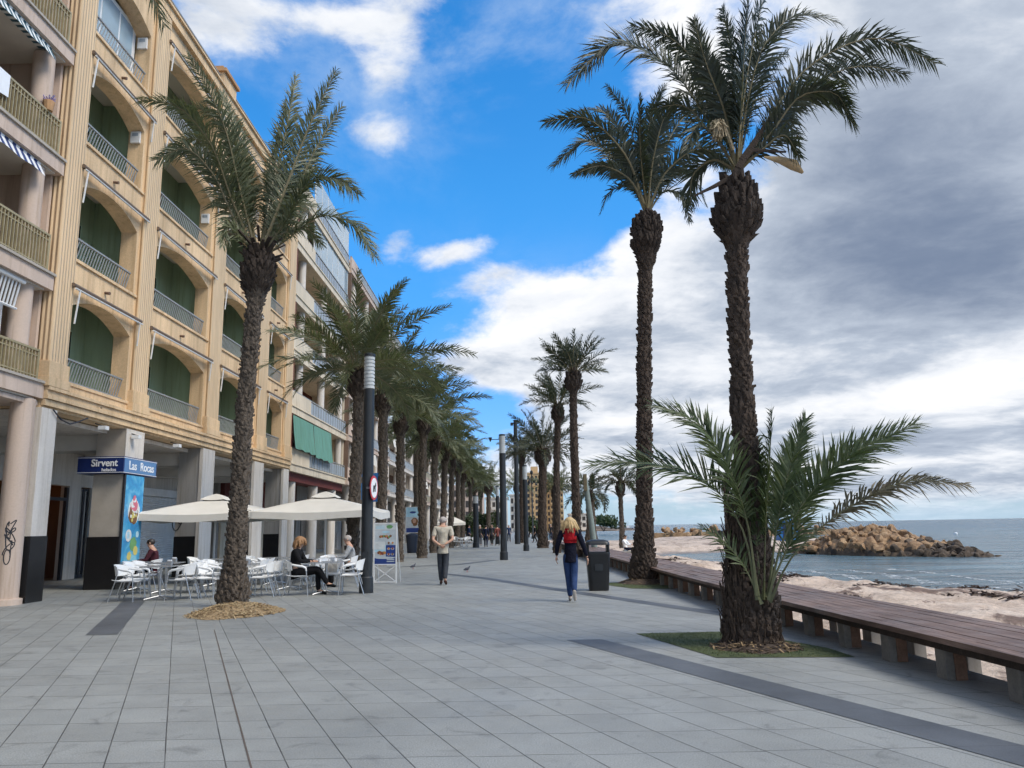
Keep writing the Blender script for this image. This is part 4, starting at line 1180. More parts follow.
m = MB(); c_ = [simple('print_white', (.72,.74,.72), .4), simple('print_pink', (.66,.16,.22), .4), simple('print_brown', (.20,.09,.035), .4), simple('print_green', (.16,.36,.14), .4), simple('print_yellow', (.66,.56,.16), .4), simple('print_lightblue', (.42,.66,.78), .4)]
disc(m, 22.22, 2.08, .34, xa+.002, 0, wob=.04); disc(m, 22.2, 2.0, .27, xa+.004, 2, wob=.12)
for i in range(9): disc(m, 22.2+g.uniform(-.07,.07), 2.2+i*.035, .17-i*.014, xa+.006+i*.0006, 1 if i % 3 else 0, 12, wob=.1)
for i in range(9): disc(m, 22.2+g.uniform(-.17,.17), 1.93+g.uniform(-.1,.16), .05, xa+.012+i*.0005, 4 if i % 3 else 0, 8)
disc(m, 22.0, 1.42, .17, xa+.004, 0); 
for i in range(4): disc(m, 21.98, 1.36+i*.045, .022, xa+.006+i*.0003, 5, 10, sy=4.0)
disc(m, 22.3, 1.18, .2, xa+.004, 3, wob=.1); disc(m, 22.45, 1.0, .13, xa+.005, 4); disc(m, 22.1, .86, .12, xa+.006, 4, wob=.1); disc(m, 22.5, 1.45, .09, xa+.007, 5)
m.build('printed_picture', c_, ad, world=True)

# ------------------------------------------------------------------ the pink-beige building at the left edge
XP = -10.80
Pk = thing('apartment_building', 'pink beige apartment block with brass balcony railings at the left edge', 'building', (XP, 12.0, 0))
SL = [4.92, 7.50, 10.40, 13.35, 16.25]
yE = 17.62
m = MB()
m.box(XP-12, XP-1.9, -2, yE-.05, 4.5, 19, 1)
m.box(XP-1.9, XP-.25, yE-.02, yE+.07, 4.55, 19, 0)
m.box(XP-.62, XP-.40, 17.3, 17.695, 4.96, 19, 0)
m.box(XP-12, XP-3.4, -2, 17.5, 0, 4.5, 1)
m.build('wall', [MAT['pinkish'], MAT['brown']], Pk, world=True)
for k, z in enumerate(SL):
    m = MB(); m.box(XP-1.9, XP, 2, 17.69, z-.36, z-.02, 0); m.box(XP-1.9, XP+.05, 2, 17.695, z-.018, z+.04, 1); m.box(XP-1.8, XP-.1, 2, 17.5, z-.40, z-.362, 2)
    S_ = m.build('balcony', [MAT['pinkish'], MAT['stone'], MAT['ceil']], Pk, world=True)
    m = MB(); zt = z + (.92 if k else .72); zb = z + .12; x = XP - .06
    m.bar((x,2,zt),(x,17.45,zt),.06,.05); m.bar((x,2,zt-.13),(x,17.45,zt-.13),.03,.025); m.bar((x,2,zb),(x,17.45,zb),.04,.03)
    y = 17.42; i = 0
    while y > 8.0:
        m.bar((x,y,zb-.06),(x,y,zt),.028,.045); y -= .115; i += 1
    m.bar((x,17.45,z),(x,17.45,zt+.03),.05,.05); m.bar((x,17.45,zt),(x-.3,17.6,zt),.04,.04)
    m.build('railing', MAT['brass'], Pk, world=True)
    m = MB(); m.lathe([(0,.24),(2.45,.235)], 20, (XP-.36,17.1,z+.04)); m.build('balcony_column', MAT['pinkish'], Pk, world=True, smooth=40); m = MB(); m.lathe([(0,.26),(2.45,.25)], 20, (XP-.40,12.6,z+.04)); m.build('balcony_column', MAT['pinkish'], Pk, world=True, smooth=40)
for z, kk, y1 in ((9.98,'stripe',16.9),(12.92,'stripe2',16.9)):
    m = MB(); n = 44; vs=[]; fs=[]
    for i in range(n+1):
        y = 6+(y1-6)*i/n; vs += [(XP-.10,y,z),(XP+.06,y,z-.30-.02*math.sin(i*1.6))]
    fs = [(2*i,2*i+1,2*i+3,2*i+2) for i in range(n)]
    m.add(vs, fs); 
    vs = [(XP-1.3,6,z+.12),(XP-.10,6,z),(XP-.10,y1,z),(XP-1.3,y1,z+.12)]; m.add(vs, [(0,1,2,3)])
    m.tube([(XP-.10,6,z),(XP-.10,y1,z)], .03, 6)
    m.build('striped_awning', MAT[kk], Pk, world=True)
m = MB(); z = 7.08      # slatted white roller blind and shutter panel
for i in range(60): m.bar((XP-.15,16.7-i*.12,z-.05),(XP-.25,16.7-i*.12,z-.62),.05,.02)
m.tube([(XP-.12,8,z-.02),(XP-.12,16.8,z-.02)], .05, 8); m.tube([(XP-.25,8,z-.63),(XP-.25,16.8,z-.63)], .03, 6)
m.box(XP-.6, XP-.5, 16.2, 16.72, 5.0, 6.6)
m.build('slatted_blind', MAT['whitemetal'], Pk, world=True)
m = MB(); vs=[(XP-.02,14.7,11.34),(XP-.02,15.5,11.34),(XP+.01,15.45,10.8),(XP+.0,14.8,10.72)]; m = MB().add(vs,[(0,1,2,3)])
m.build('hanging_towel', MAT['signwhite'], Pk, world=True)
m = MB(); m.lathe([(0,.10),(.22,.13),(.24,.13)], 10, (XP-.06,16.95,11.34)); 
for i in range(30):
    a = rnd.uniform(0,6.28); m.bar((XP-.06,16.95,11.52),(XP-.06+.13*math.cos(a),16.95+.13*math.sin(a),11.58+rnd.uniform(0,.16)),.03,.01,1)
m.build('flower_pot', [MAT['terracotta'], simple('lilac_flowers', (.42,.34,.55), .8)], Pk, world=True)
m = MB(); m.lathe([(0,.34),(.12,.34),(.14,.265),(4.5,.25)], 28, (XP-.24,17.36,0)); m.box(XP-1.9, XP-.1, 2, 17.66, 4.4, 4.5, 0)
o = m.build('column', MAT['pinkish'], Pk, world=True, smooth=40)
def onc(a, z): return (XP-.24+.262*math.cos(a), 17.36+.262*math.sin(a), z)
gp = []
for i in range(60):
    t = i/6.0; gp.append(onc(R(-62+20*math.sin(t*1.7)+6*math.sin(t*3.1)), 1.72-.045*t*1.3+.12*math.sin(t*2.3)))
gp += [onc(R(-64+13*math.cos(q)), 1.02+.16*math.sin(q)) for q in np.linspace(0,6.28,14)]
gp += [onc(R(-60+16*math.sin(q*2.3)+8*math.cos(q*5.1)), 1.25+.09*q+.08*math.sin(q*4.2)) for q in np.linspace(0,5.5,60)]
ribbon(gp, .022, (math.cos(R(-62)), math.sin(R(-62)), 0)).build('graffiti', MAT['signdark'], Pk, world=True)

# ------------------------------------------------------------------ cream building with grey balustrades
def balcony_block(name, label, y0, y1, xf, floors, wallm, interiorm, panelm, solid, ncol, arcade=True, awnings=(), glass=(), roofz=None, deep=2.2, per=2.82, z00=4.33):
    T = thing(name, label, 'building', (xf, (y0+y1)/2, 0))
    m = MB()
    top = z00 + per*floors
    m.box(xf-12, xf-deep, y0, y1, z00, top+1.1, 1)
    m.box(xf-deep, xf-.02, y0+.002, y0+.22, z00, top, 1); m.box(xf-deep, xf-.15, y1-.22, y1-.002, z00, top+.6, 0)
    m.box(xf-12.2, xf-.4, y0, y1, top+1.1, top+1.3, 0)
    m.build('wall', [wallm, interiorm], T, world=True)
    cols = [y0 + 2.2 + (y1-y0-3.0)*i/(ncol-1) for i in range(ncol)]
    for k in range(floors+1):
        z = z00 + per*k
        m = MB(); m.box(xf-deep, xf, y0, y1, z, z+.34, 0); m.box(xf-deep, xf+.05, y0, y1, z+.342, z+.40, 0)
        ys_ = y0 + solid
        m.box(xf-.14, xf-.01, y0+.005, ys_, z+.401, z+1.12, 0)
        B_ = m.build('balcony', wallm, T, world=True)
        m = MB(); m.box(xf-.09, xf-.06, ys_+.01, y1-.01, z+.46, z+1.08, 0)
        n = int((y1-ys_)/.55)
        for i in range(n+1): m.bar((xf-.055,ys_+.02+i*(y1-ys_-.04)/n,z+.4),(xf-.055,ys_+.02+i*(y1-ys_-.04)/n,z+1.14),.04,.03,1)
        m.bar((xf-.07,y0+.01,z+1.16),(xf-.07,y1-.01,z+1.16),.07,.05,1)
        m.build('balustrade', [panelm, MAT['railgrey']], T, world=True)
        if k < floors:
            for y in cols:
                c = MB(); c.lathe([(0,.21),(per-.41,.21)], 16, (xf-.34,y,z+.401)); c.build('balcony_column', MAT['offwhite'], T, world=True, smooth=40)
            nd = max(2, int((y1-y0)/4.2))
            for i in range(nd):
                yc = y0 + (i+.5)*(y1-y0)/nd
                d_ = MB(); d_.box(xf-deep, xf-deep+.05, yc-.9, yc+.9, z+.42, z+2.35, 0); d_.box(xf-deep+.05, xf-deep+.06, yc-.82, yc-.04, z+.5, z+2.27, 1); d_.box(xf-deep+.05, xf-deep+.06, yc+.04, yc+.82, z+.5, z+2.27, 1)
                d_.build('window', [interiorm, MAT['glassdark']], T, world=True)
        if k in glass:
            m = MB(); m.box(xf-.12, xf-.09, ys_, y1-.1, z+1.2, z+per-.02, 0)
            for i in range(7): m.box(xf-.135, xf-.075, ys_+i*(y1-.1-ys_)/6-.03, ys_+i*(y1-.1-ys_)/6+.03, z+1.19, z+per-.01, 1)
            m.build('balcony_glazing', [MAT['glassblue'], MAT['whitemetal']], T, world=True)
    for (k, a, c, drop, mm_) in awnings:
        z = z00 + per*k - .08
        n = int((c-a)/.2); vs=[]; fs=[]
        for i in range(n+1):
            y = a+(c-a)*i/n; wv = .05*math.sin(i*1.15)
            vs += [(xf+.02,y,z),(xf+.10+wv*.3,y,z-drop*.55),(xf+.20+wv*.6,y,z-drop-.03*math.sin(i*.9))]
        for i in range(n): fs += [(3*i,3*i+1,3*i+4,3*i+3),(3*i+1,3*i+2,3*i+5,3*i+4)]
        mb_ = MB(); mb_.add(vs, fs); mb_.build('awning', mm_, T, world=True, smooth=60)
    return T, cols
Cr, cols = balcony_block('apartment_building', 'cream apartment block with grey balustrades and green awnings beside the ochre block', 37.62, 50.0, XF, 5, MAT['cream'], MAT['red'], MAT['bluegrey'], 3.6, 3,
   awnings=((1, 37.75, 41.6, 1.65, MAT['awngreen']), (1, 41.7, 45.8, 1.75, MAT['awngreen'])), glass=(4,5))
for y in (39.4, 43.9, 48.4):
    c = MB(); c.lathe([(0,.27),(4.33,.27)], 18, (XF-.5,y,0)); c.build('column', MAT['offwhite'], Cr, world=True, smooth=40)
m = MB(); m.box(XF-3.4, XF-3.2, 37.62, 50, 0, 2.45, 0); m.box(XF-3.42, XF-3.1, 37.62, 50, 2.45, 4.32, 1); m.box(XF-.9,XF-.2,37.62,50,3.9,4.32,1)
for i in range(5): m.box(XF-3.19, XF-3.17, 38.4+i*2.2, 38.45+i*2.2, 0, 2.44, 2)
m.build('ground_floor_wall', [MAT['cream'], MAT['red'], MAT['signdark']], Cr, world=True)

labs = ['tan block with brown balconies seen between trunks past the cream block', 'pale block with white balconies farther along behind the palms', 'pink block with plain balconies far along behind the palm row', 'farthest white block of the street front, behind the palms']
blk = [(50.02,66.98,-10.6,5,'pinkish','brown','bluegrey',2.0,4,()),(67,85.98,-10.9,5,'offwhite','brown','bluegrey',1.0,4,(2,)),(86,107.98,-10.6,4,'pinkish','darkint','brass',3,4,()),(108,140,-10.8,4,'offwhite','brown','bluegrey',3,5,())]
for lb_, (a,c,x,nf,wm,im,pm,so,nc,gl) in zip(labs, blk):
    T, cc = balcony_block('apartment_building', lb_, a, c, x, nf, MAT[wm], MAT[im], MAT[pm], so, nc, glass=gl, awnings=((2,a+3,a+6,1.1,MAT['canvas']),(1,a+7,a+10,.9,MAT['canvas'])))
    for y in cc:
        q = MB(); q.lathe([(0,.28),(4.33,.28)], 14, (x-.5,y,0)); q.build('column', MAT['offwhite'], T, world=True, smooth=40)
    m = MB(); m.box(x-3.4, x-3.2, a, c, 0, 4.32, 0)
    for i in range(4): m.box(x-3.19, x-3.15, a+1+i*(c-a)/4.2, a+1+i*(c-a)/4.2+2.4, .2, 2.6, 1)
    m.build('shop_front', [MAT['greycon'], MAT['glassdark']], T, world=True)
sg2 = thing('hanging_sign', 'blue shop sign panel projecting from the tan block', 'sign', (-9.5, 52.5, 3.2))
m = MB(); m.box(-10.2,-8.8,52.4,52.6,3.3,5.2,0); m.bar((-10.6,52.5,5.0),(-8.9,52.5,5.0),.06,.06,1); m.build('panel', [MAT['blueplastic'], MAT['railgrey']], sg2, world=True)

# ------------------------------------------------------------------ far buildings at the end of the promenade
def far_block(label, x0, x1, y0, y1, h, mt, floors, nw, notch=0):
    T = thing('apartment_tower' if h > 18 else 'far_building', label, 'building', ((x0+x1)/2, y0, 0))
    m = MB(); m.box(x0, x1, y0, y1, -.3, h, 0); m.box(x0-.3, x1+.3, y0-.3, y1+.3, h, h+.5, 0)
    if notch: m.box(x0+(x1-x0)*.25, x0+(x1-x0)*.6, y0+2, y0+7, h+.5, h+3.2, 0)
    m.build('wall', mt, T, world=True)
    fh = (h-1)/floors; ww = (x1-x0)/nw
    for f in range(floors):
        for i in range(nw):
            if nw*floors > 96: break
            xa = x0+ww*(i+.22); z = .8+f*fh
            w_ = MB(); w_.box(xa, xa+ww*.56, y0-.06, y0+.02, z+fh*.12, z+fh*.72, 0)
            if (i % 3) == 1: w_.box(xa-ww*.15, xa+ww*.71, y0-1.0, y0-.07, z-.12, z+.75, 1)
            w_.build('window', [MAT['darkint'], mt], T, world=True)
    return T
far_block('tall yellow brown apartment tower far beyond the stout palm', 5.2, 13.6, 330, 344, 23.5, MAT['apart'], 9, 5, 1)
far_block('yellow brown apartment slab touching the tall tower', 13.9, 20.8, 333, 347, 20.8, MAT['apart'], 8, 5)
far_block('low far white house left of the tall tower', -9, -2.2, 250, 262, 10.5, MAT['farwhite'], 3, 4)
far_block('far pink block behind the middle palm crown', -19, -9.5, 240, 252, 14, MAT['farpink'], 4, 5)
far_block('low far cream house between the white house and the tower', -1.5, 3.2, 290, 300, 13.0, MAT['farwhite'], 4, 3)
far_block('small far house on the headland right of the tower', 24, 34, 345, 355, 6.5, MAT['farwhite'], 2, 4)
# ------------------------------------------------------------------ people
def skin_geo(nodes, edges, rootn, sub=2):
    names = list(nodes); idx = {n:i for i,n in enumerate(names)}
    me = bpy.data.meshes.new('tmp'); me.from_pydata([nodes[n][0] for n in names], [(idx[a],idx[b]) for a,b in edges], [])
    o = bpy.data.objects.new('tmp', me); COL.objects.link(o)
    o.modifiers.new('s', 'SKIN'); md = o.modifiers.new('u', 'SUBSURF'); md.levels = sub; md.render_levels = sub
    sv = me.skin_vertices[0].data
    for n, i in idx.items():
        r = nodes[n][1]; sv[i].radius = r if isinstance(r, tuple) else (r, r); sv[i].use_root = (n == rootn)
    dg = bpy.context.evaluated_depsgraph_get()
    em = o.evaluated_get(dg).to_mesh()
    vs = [tuple(v.co) for v in em.vertices]; fs = [tuple(p.vertices) for p in em.polygons]
    o.evaluated_get(dg).to_mesh_clear(); bpy.data.objects.remove(o); bpy.data.meshes.remove(me)
    return vs, fs
def V3(*a): return Vector(a)
def hand_geo(mb, wrist, hd, pn, thumb, curl=.5, s=1.0, sub=1):
    """palm and five bent fingers; hd = direction of the hand, pn = way the palm faces, thumb = side of the thumb"""
    hd = Vector(hd).normalized(); pn = (Vector(pn) - hd*Vector(pn).dot(hd)).normalized(); sd = Vector(thumb); sd = (sd - hd*sd.dot(hd) - pn*sd.dot(pn)).normalized()
    w = Vector(wrist)
    n = {'w': (w, .026*s), 'p': (w+hd*.045*s, .030*s), 'k': (w+hd*.085*s, .029*s)}
    mb.add(*skin_geo({k:(tuple(v[0]),(v[1]*1.25, v[1]*.62) if k != 'w' else v[1]) for k,v in n.items()}, [('w','p'),('p','k')], 'w', sub))
    for i, (off, ln) in enumerate(((.027,.072),(.009,.082),(-.009,.076),(-.026,.058))):
        a = w + hd*.075*s + sd*off*s
        b_ = a + (hd*math.cos(curl*.5) + pn*math.sin(curl*.5))*ln*.5*s
        c = b_ + (hd*math.cos(curl*1.2) + pn*math.sin(curl*1.2))*ln*.32*s
        d_ = c + (hd*math.cos(curl*1.8) + pn*math.sin(curl*1.8))*ln*.24*s
        mb.add(*skin_geo({'a':(tuple(a),.0095*s),'b':(tuple(b_),.0085*s),'c':(tuple(c),.008*s),'d':(tuple(d_),.0065*s)}, [('a','b'),('b','c'),('c','d')], 'a', sub))
    a = w + hd*.03*s + sd*.02*s; b_ = a + (hd*.6+sd*.75+pn*.2)*.04*s; c = b_ + (hd*.85+sd*.3+pn*.35)*.035*s
    mb.add(*skin_geo({'a':(tuple(a),.012*s),'b':(tuple(b_),.0105*s),'c':(tuple(c),.008*s)}, [('a','b'),('b','c')], 'a', sub))

STAND = dict(pelvis=(0,0,.93), spine=(0,-.01,1.10), chest=(0,-.01,1.28), uch=(0,-.01,1.38), neck=(0,.005,1.47), h0=(0,.03,1.535), h1=(0,.035,1.60), h2=(0,.025,1.665),
    hipL=(-.095,0,.88), kneeL=(-.10,.02,.49), ankL=(-.10,-.02,.09), toeL=(-.115,.13,.035), hipR=(.095,0,.88), kneeR=(.10,.02,.49), ankR=(.10,-.02,.09), toeR=(.115,.13,.035),
    shL=(-.175,-.01,1.39), elL=(-.225,-.04,1.12), wrL=(-.225,.05,.88), shR=(.175,-.01,1.39), elR=(.225,-.04,1.12), wrR=(.225,.05,.88))
RAD = dict(pelvis=.125, spine=.105, chest=.12, uch=.105, neck=.052, h0=.068, h1=.092, h2=.066, hip=.072, knee=.056, ank=.038, toe=.032, sh=.058, el=.040, wr=.027)
def rr(n): return RAD.get(n, RAD.get(n[:-1], .05))
BODY_E = [('pelvis','spine'),('spine','chest'),('chest','uch'),('uch','neck'),('neck','h0'),('h0','h1'),('h1','h2')] + sum([[('pelvis','hip'+s),('hip'+s,'knee'+s),('knee'+s,'ank'+s),('ank'+s,'toe'+s),('uch','sh'+s),('sh'+s,'el'+s),('el'+s,'wr'+s)] for s in 'LR'], [])
def person(label, loc, rz, pose=None, s=1.0, top=None, bottom=None, shoe=None, hair=None, sleeve='long', hem=.80, hands=None, group=None, hairfn=None, sub=2, extra=None, girth=1.0, skirt=None, face=True):
    J = dict(STAND); J.update(pose or {})
    root = thing('person', label, 'person', loc, rz, group)
    sc_ = lambda p: tuple(Vector(p)*s)
    skipsh = ()
    N = {n: (sc_(p), rr(n)*s*(girth if n in ('pelvis','spine','chest','uch') else 1)) for n, p in J.items()}
    h1 = Vector(J['h1']); up_ = (Vector(J['h2'])-Vector(J['h0'])).normalized(); fw = Vector(J.get('face_dir', (0,1,0))).normalized()
    N.pop('face_dir', None)
    fw = (fw - up_*fw.dot(up_)).normalized(); sd = fw.cross(up_)
    N['nose'] = (sc_(h1 + fw*.100 - up_*.018), .013*s)
    N['chin'] = (sc_(h1 + fw*.072 - up_*.085), .026*s)
    E = list(BODY_E) + [('h1','nose'),('h0','chin')]
    mb = MB(); mb.add(*skin_geo(N, E, 'pelvis', sub))
    for q in (-1, 1):
        mb.blob(sc_(h1 + sd*.088*q - up_*.01 - fw*.01), .012*s, .024*s, .034*s, 8, 5)
    for side, q in (('L',-1),('R',1)):
        w = Vector(J['wr'+side]); e = Vector(J['el'+side])
        hd, pn, thn, cu = (hands or {}).get(side, (w-e, (-q,0.1,0), (0,1,.1), .6))
        hand_geo(mb, w*s, hd, pn, thn, cu, s)
    mb.build('body', MAT['skin'], root, smooth=180)
    if face:
        m = MB()
        for q in (-1,1): m.blob(sc_(h1 + fw*.079 + sd*.033*q + up_*.012), .010*s,.010*s,.008*s, 8, 5)
        m.build('eyes', MAT['signdark'], root, smooth=180)
        m = MB(); a_ = h1 + fw*.085 - up_*.052; m.tube([sc_(a_-sd*.026), sc_(a_+fw*.006), sc_(a_+sd*.026)], .006*s, 6); m.build('mouth', simple('lips', (.38,.13,.11), .5) if 'lips' not in bpy.data.materials else bpy.data.materials['lips'], root, smooth=180)
    def shell(name, ns, es, grow, mt, rootn, over=None):
        nn = {n: (N[n][0] if n in N else sc_(over[n][0]), (N[n][1]+grow*s) if n in N and not (over and n in over) else over[n][1]*s) for n in ns}
        m = MB(); m.add(*skin_geo(nn, es, rootn, sub)); return m.build(name, mt, root, smooth=180)
    def lerp(a, c, t): return tuple(Vector(J[a])*(1-t) + Vector(J[c])*t)
    ov = {'hemc': (hem if isinstance(hem, tuple) else (J['pelvis'][0], J['pelvis'][1], hem), .165*girth), 'ncb': (lerp('uch','neck',.78), .058)}
    ns = ['hemc','pelvis','spine','chest','uch','ncb','shL','elL','shR','elR']; es = [('hemc','pelvis'),('pelvis','spine'),('spine','chest'),('chest','uch'),('uch','ncb'),('uch','shL'),('shL','elL'),('uch','shR'),('shR','elR')]
    if sleeve == 'long':
        ov['cuL'] = (lerp('elL','wrL',.92), .036); ov['cuR'] = (lerp('elR','wrR',.92), .036)
        ns += ['cuL','cuR']; es += [('elL','cuL'),('elR','cuR')]
    else:
        ov['elL'] = (lerp('shL','elL',.78), .066); ov['elR'] = (lerp('shR','elR',.78), .066)
        N2 = N
        keep = (N['elL'], N['elR']); N['elL'] = (sc_(ov['elL'][0]), .06*s); N['elR'] = (sc_(ov['elR'][0]), .06*s)
    shell('jacket' if sleeve == 'long' else 'shirt', ns, es, .016, top, 'pelvis', ov)
    if sleeve != 'long': N['elL'], N['elR'] = keep
    ovt = {'aL': (lerp('kneeL','ankL',1.03), .056), 'aR': (lerp('kneeR','ankR',1.03), .056), 'waist': (lerp('pelvis','spine',.45), .12*girth)}
    shell('trousers', ['waist','pelvis','hipL','kneeL','aL','hipR','kneeR','aR'], [('waist','pelvis'),('pelvis','hipL'),('hipL','kneeL'),('kneeL','aL'),('pelvis','hipR'),('hipR','kneeR'),('kneeR','aR')], .022, bottom, 'pelvis', ovt)
    for sdn in 'LR':
        a = Vector(J['ank'+sdn]); t = Vector(J['toe'+sdn]); hl = a + (a-t).normalized()*.04; hl.z = hl.z*.4 + t.z*.6 if abs(a.z-t.z) < .12 else hl.z
        m = MB(); m.add(*skin_geo({'h':(sc_(hl),.036*s),'m':(sc_((a*.45+t*.55)-V3(0,0,.006)),.042*s),'t':(sc_(t+(t-a).normalized()*.05),.032*s)}, [('h','m'),('m','t')], 'h', sub)); m.build('shoe', shoe, root, smooth=180)
    if hair is not None:
        m = MB()
        if hairfn: hairfn(m, h1*s, fw, up_, sd, s)
        else: m.blob(sc_(h1 + up_*.022 - fw*.016), .098*s, .104*s, .088*s, 14, 9)
        m.build('hair', hair, root, smooth=180)
    if extra: extra(root, J, s)
    return root
skinset = MAT['skin']
def strands(m, c, fw, up_, sd, s, n, length, spread, curl, g, back=True, w=.016):
    for i in range(n):
        a = g.uniform(-math.pi, math.pi); e = g.uniform(.15, 1.5)
        dirv = (sd*math.sin(a)*math.cos(e) - fw*math.cos(a)*math.cos(e) + up_*math.sin(e))
        if dirv.dot(fw) > .45 and dirv.dot(up_) < .65: continue
        p = c + dirv*.098*s
        pts = [c + up_*.085*s - fw*.01*s + dirv*.02*s, p]; q = p.copy()
        for k in range(4):
            q = q + (Vector((0,0,-1))*length/4*s + dirv*spread*.25*s*(1-k*.25) + Vector((g.uniform(-1,1),g.uniform(-1,1),g.uniform(-.4,.4)))*curl*s)
            pts.append(q.copy())
        m.tube(pts, [w*s*.6,w*s,w*s,w*s*.9,w*s*.7,w*s*.25], 5)
hairgrey = cloth('grey_hair', (.42,.38,.35)); blond = simple('blond_hair', (.50,.35,.17), .55, .4, 40, obj=True); ginger = simple('curly_light_brown_hair', (.30,.16,.07), .6, .4, 40, obj=True)
darkhair = simple('dark_hair', (.03,.022,.018), .5, .3, 30, obj=True)
# man with hands clasped behind his back
def manhair(m, c, fw, up_, sd, s):
    m.blob(c + up_*.012 - fw*.022*s, .097*s, .098*s, .088*s, 16, 9)
mp = dict(kneeL=(-.075,.06,.49), ankL=(-.05,.05,.10), toeL=(-.065,.20,.04), kneeR=(.07,.0,.50), ankR=(.055,-.17,.15), toeR=(.075,-.05,.05), hipL=(-.08,0,.88), hipR=(.08,0,.88),
    elL=(-.255,-.12,1.12), wrL=(-.055,-.20,.975), elR=(.25,-.12,1.12), wrR=(.045,-.21,1.0), shL=(-.19,-.01,1.40), shR=(.19,-.01,1.40), h1=(0,.05,1.60), h2=(-.005,.045,1.67), h0=(0,.035,1.535))
hm = {'L': ((1,-.25,-.35),(0,-1,.2),(0,0,1),.7), 'R': ((-.8,-.05,-.75),(0,1,0),(-.6,0,.8),.9)}
shm = cloth('beige_checked_shirt', (.50,.455,.37), .3)
person('man in a pale beige shirt and dark trousers walking with hands clasped behind his back', (-1.90,21.05,0), R(2), mp, 1.04, shm, cloth('charcoal_trousers', (.05,.055,.065)), cloth('brown_shoes', (.06,.03,.022)), hairgrey, 'short', .77, hm, hairfn=manhair, girth=1.10)
# woman in a red and navy jacket
def wh(m, c, fw, up_, sd, s):
    g = random.Random(3)
    m.blob(c + up_*.016 - fw*.018*s, .110*s, .112*s, .100*s, 16, 9)
    strands(m, c, fw, up_, sd, s, 300, .27, .15, .020, g, w=.018)
navyj = cloth('navy_jacket', (.009,.010,.020)); redj = cloth('red_jacket_yoke', (.34,.012,.018)); jeans = cloth('dark_blue_jeans', (.03,.055,.135))
wp = dict(hipL=(-.09,0,.88), kneeL=(-.055,.06,.49), ankL=(-.03,.02,.10), toeL=(-.035,.16,.035), hipR=(.08,0,.88), kneeR=(.06,-.02,.50), ankR=(.055,-.26,.22), toeR=(.065,-.20,.07),
    elL=(-.27,-.02,1.12), wrL=(-.29,.05,.90), elR=(.27,-.05,1.12), wrR=(.345,-.02,.87))
def yoke(root, J, s):
    m = MB()
    nn = {'a': ((0,-.018,1.33),(.148)), 'b': ((0,-.018,1.41),.13), 'L': ((-.135,-.012,1.385),.084), 'R': ((.135,-.012,1.385),.084), 'c': ((0,-.018,1.16),.150), 'c2': ((0,-.018,1.25),.152)}
    m.add(*skin_geo({k:(tuple(Vector(p)*s), r*s) for k,(p,r) in nn.items()}, [('c','c2'),('c2','a'),('a','b'),('b','L'),('b','R')], 'a', 2)); m.build('red_yoke', redj, root, smooth=180)
hw = {'L': ((-.1,.1,-1),(1,0,0),(0,1,0),.5), 'R': ((.15,0,-1),(-1,.1,0),(0,1,0),.5)}
person('blond woman in a navy jacket with red back walking past the litter bin', (1.10,15.85,0), R(-4), wp, .955, navyj, jeans, cloth('pale_trainers', (.42,.38,.34)), blond, 'long', .78, hw, hairfn=wh, extra=yoke, girth=1.02)
# seated poses, facing +Y
def seated(cross=False, lean=0, armz=.76):
    P = dict(pelvis=(0,-.06,.53), spine=(0,-.09+lean*.3,.72), chest=(0,-.09+lean*.7,.90), uch=(0,-.08+lean,1.0), neck=(0,-.05+lean*1.1,1.09), h0=(0,-.01+lean*1.1,1.155), h1=(0,.0+lean*1.1,1.22), h2=(0,-.01+lean*1.1,1.285),
        hipL=(-.10,0,.52), kneeL=(-.11,.42,.53), ankL=(-.11,.40,.10), toeL=(-.12,.55,.035), hipR=(.10,0,.52), kneeR=(.11,.43,.53), ankR=(.11,.46,.10), toeR=(.12,.61,.035),
        shL=(-.175,-.07+lean,1.0), elL=(-.23,.08,.77), wrL=(-.14,.33,armz), shR=(.175,-.07+lean,1.0), elR=(.23,.08,.77), wrR=(.12,.33,armz))
    if cross: P.update(kneeR=(.06,.46,.60), ankR=(.02,.68,.25), toeR=(.02,.83,.20), kneeL=(-.10,.42,.52), ankL=(-.10,.44,.10), toeL=(-.11,.59,.035))
    return P
hs_ = {'L': ((.4,1,0),(0,0,-1),(1,0,0),.5), 'R': ((-.4,1,0),(0,0,-1),(-1,0,0),.5)}
def curly(m, c, fw, up_, sd, s):
    g = random.Random(6)
    m.blob(c + up_*.02 - fw*.02*s, .118*s, .118*s, .105*s, 16, 9)
    strands(m, c, fw, up_, sd, s, 260, .19, .10, .022, g, w=.020)
black = cloth('black_jumper', (.012,.012,.013)); blackt = cloth('black_trousers', (.012,.012,.014))
person('woman with curly hair in black clothes sitting at the table by the lamp post', (-5.02,18.55,0), R(-90), seated(True, .02), 1.0, black, blackt, cloth('black_shoes', (.012,.012,.012)), ginger, 'long', (0,-.05,.50), hs_, hairfn=curly)
person('dark haired man in a maroon top sitting beside the blue advert panel', (-9.72,21.3,0), R(100), seated(False, .04), 1.0, cloth('maroon_top', (.07,.022,.03)), blackt, cloth('dark_shoes', (.02,.02,.02)), darkhair, 'long', (0,-.05,.50), hs_)
person('grey haired man in a pale grey top sitting half hidden behind the lamp post', (-4.42,21.1,0), R(100), seated(False, .03), 1.0, cloth('pale_grey_jumper', (.36,.37,.38)), blackt, cloth('dark_shoes_2', (.02,.02,.02)), hairgrey, 'long', (0,-.05,.50), hs_)
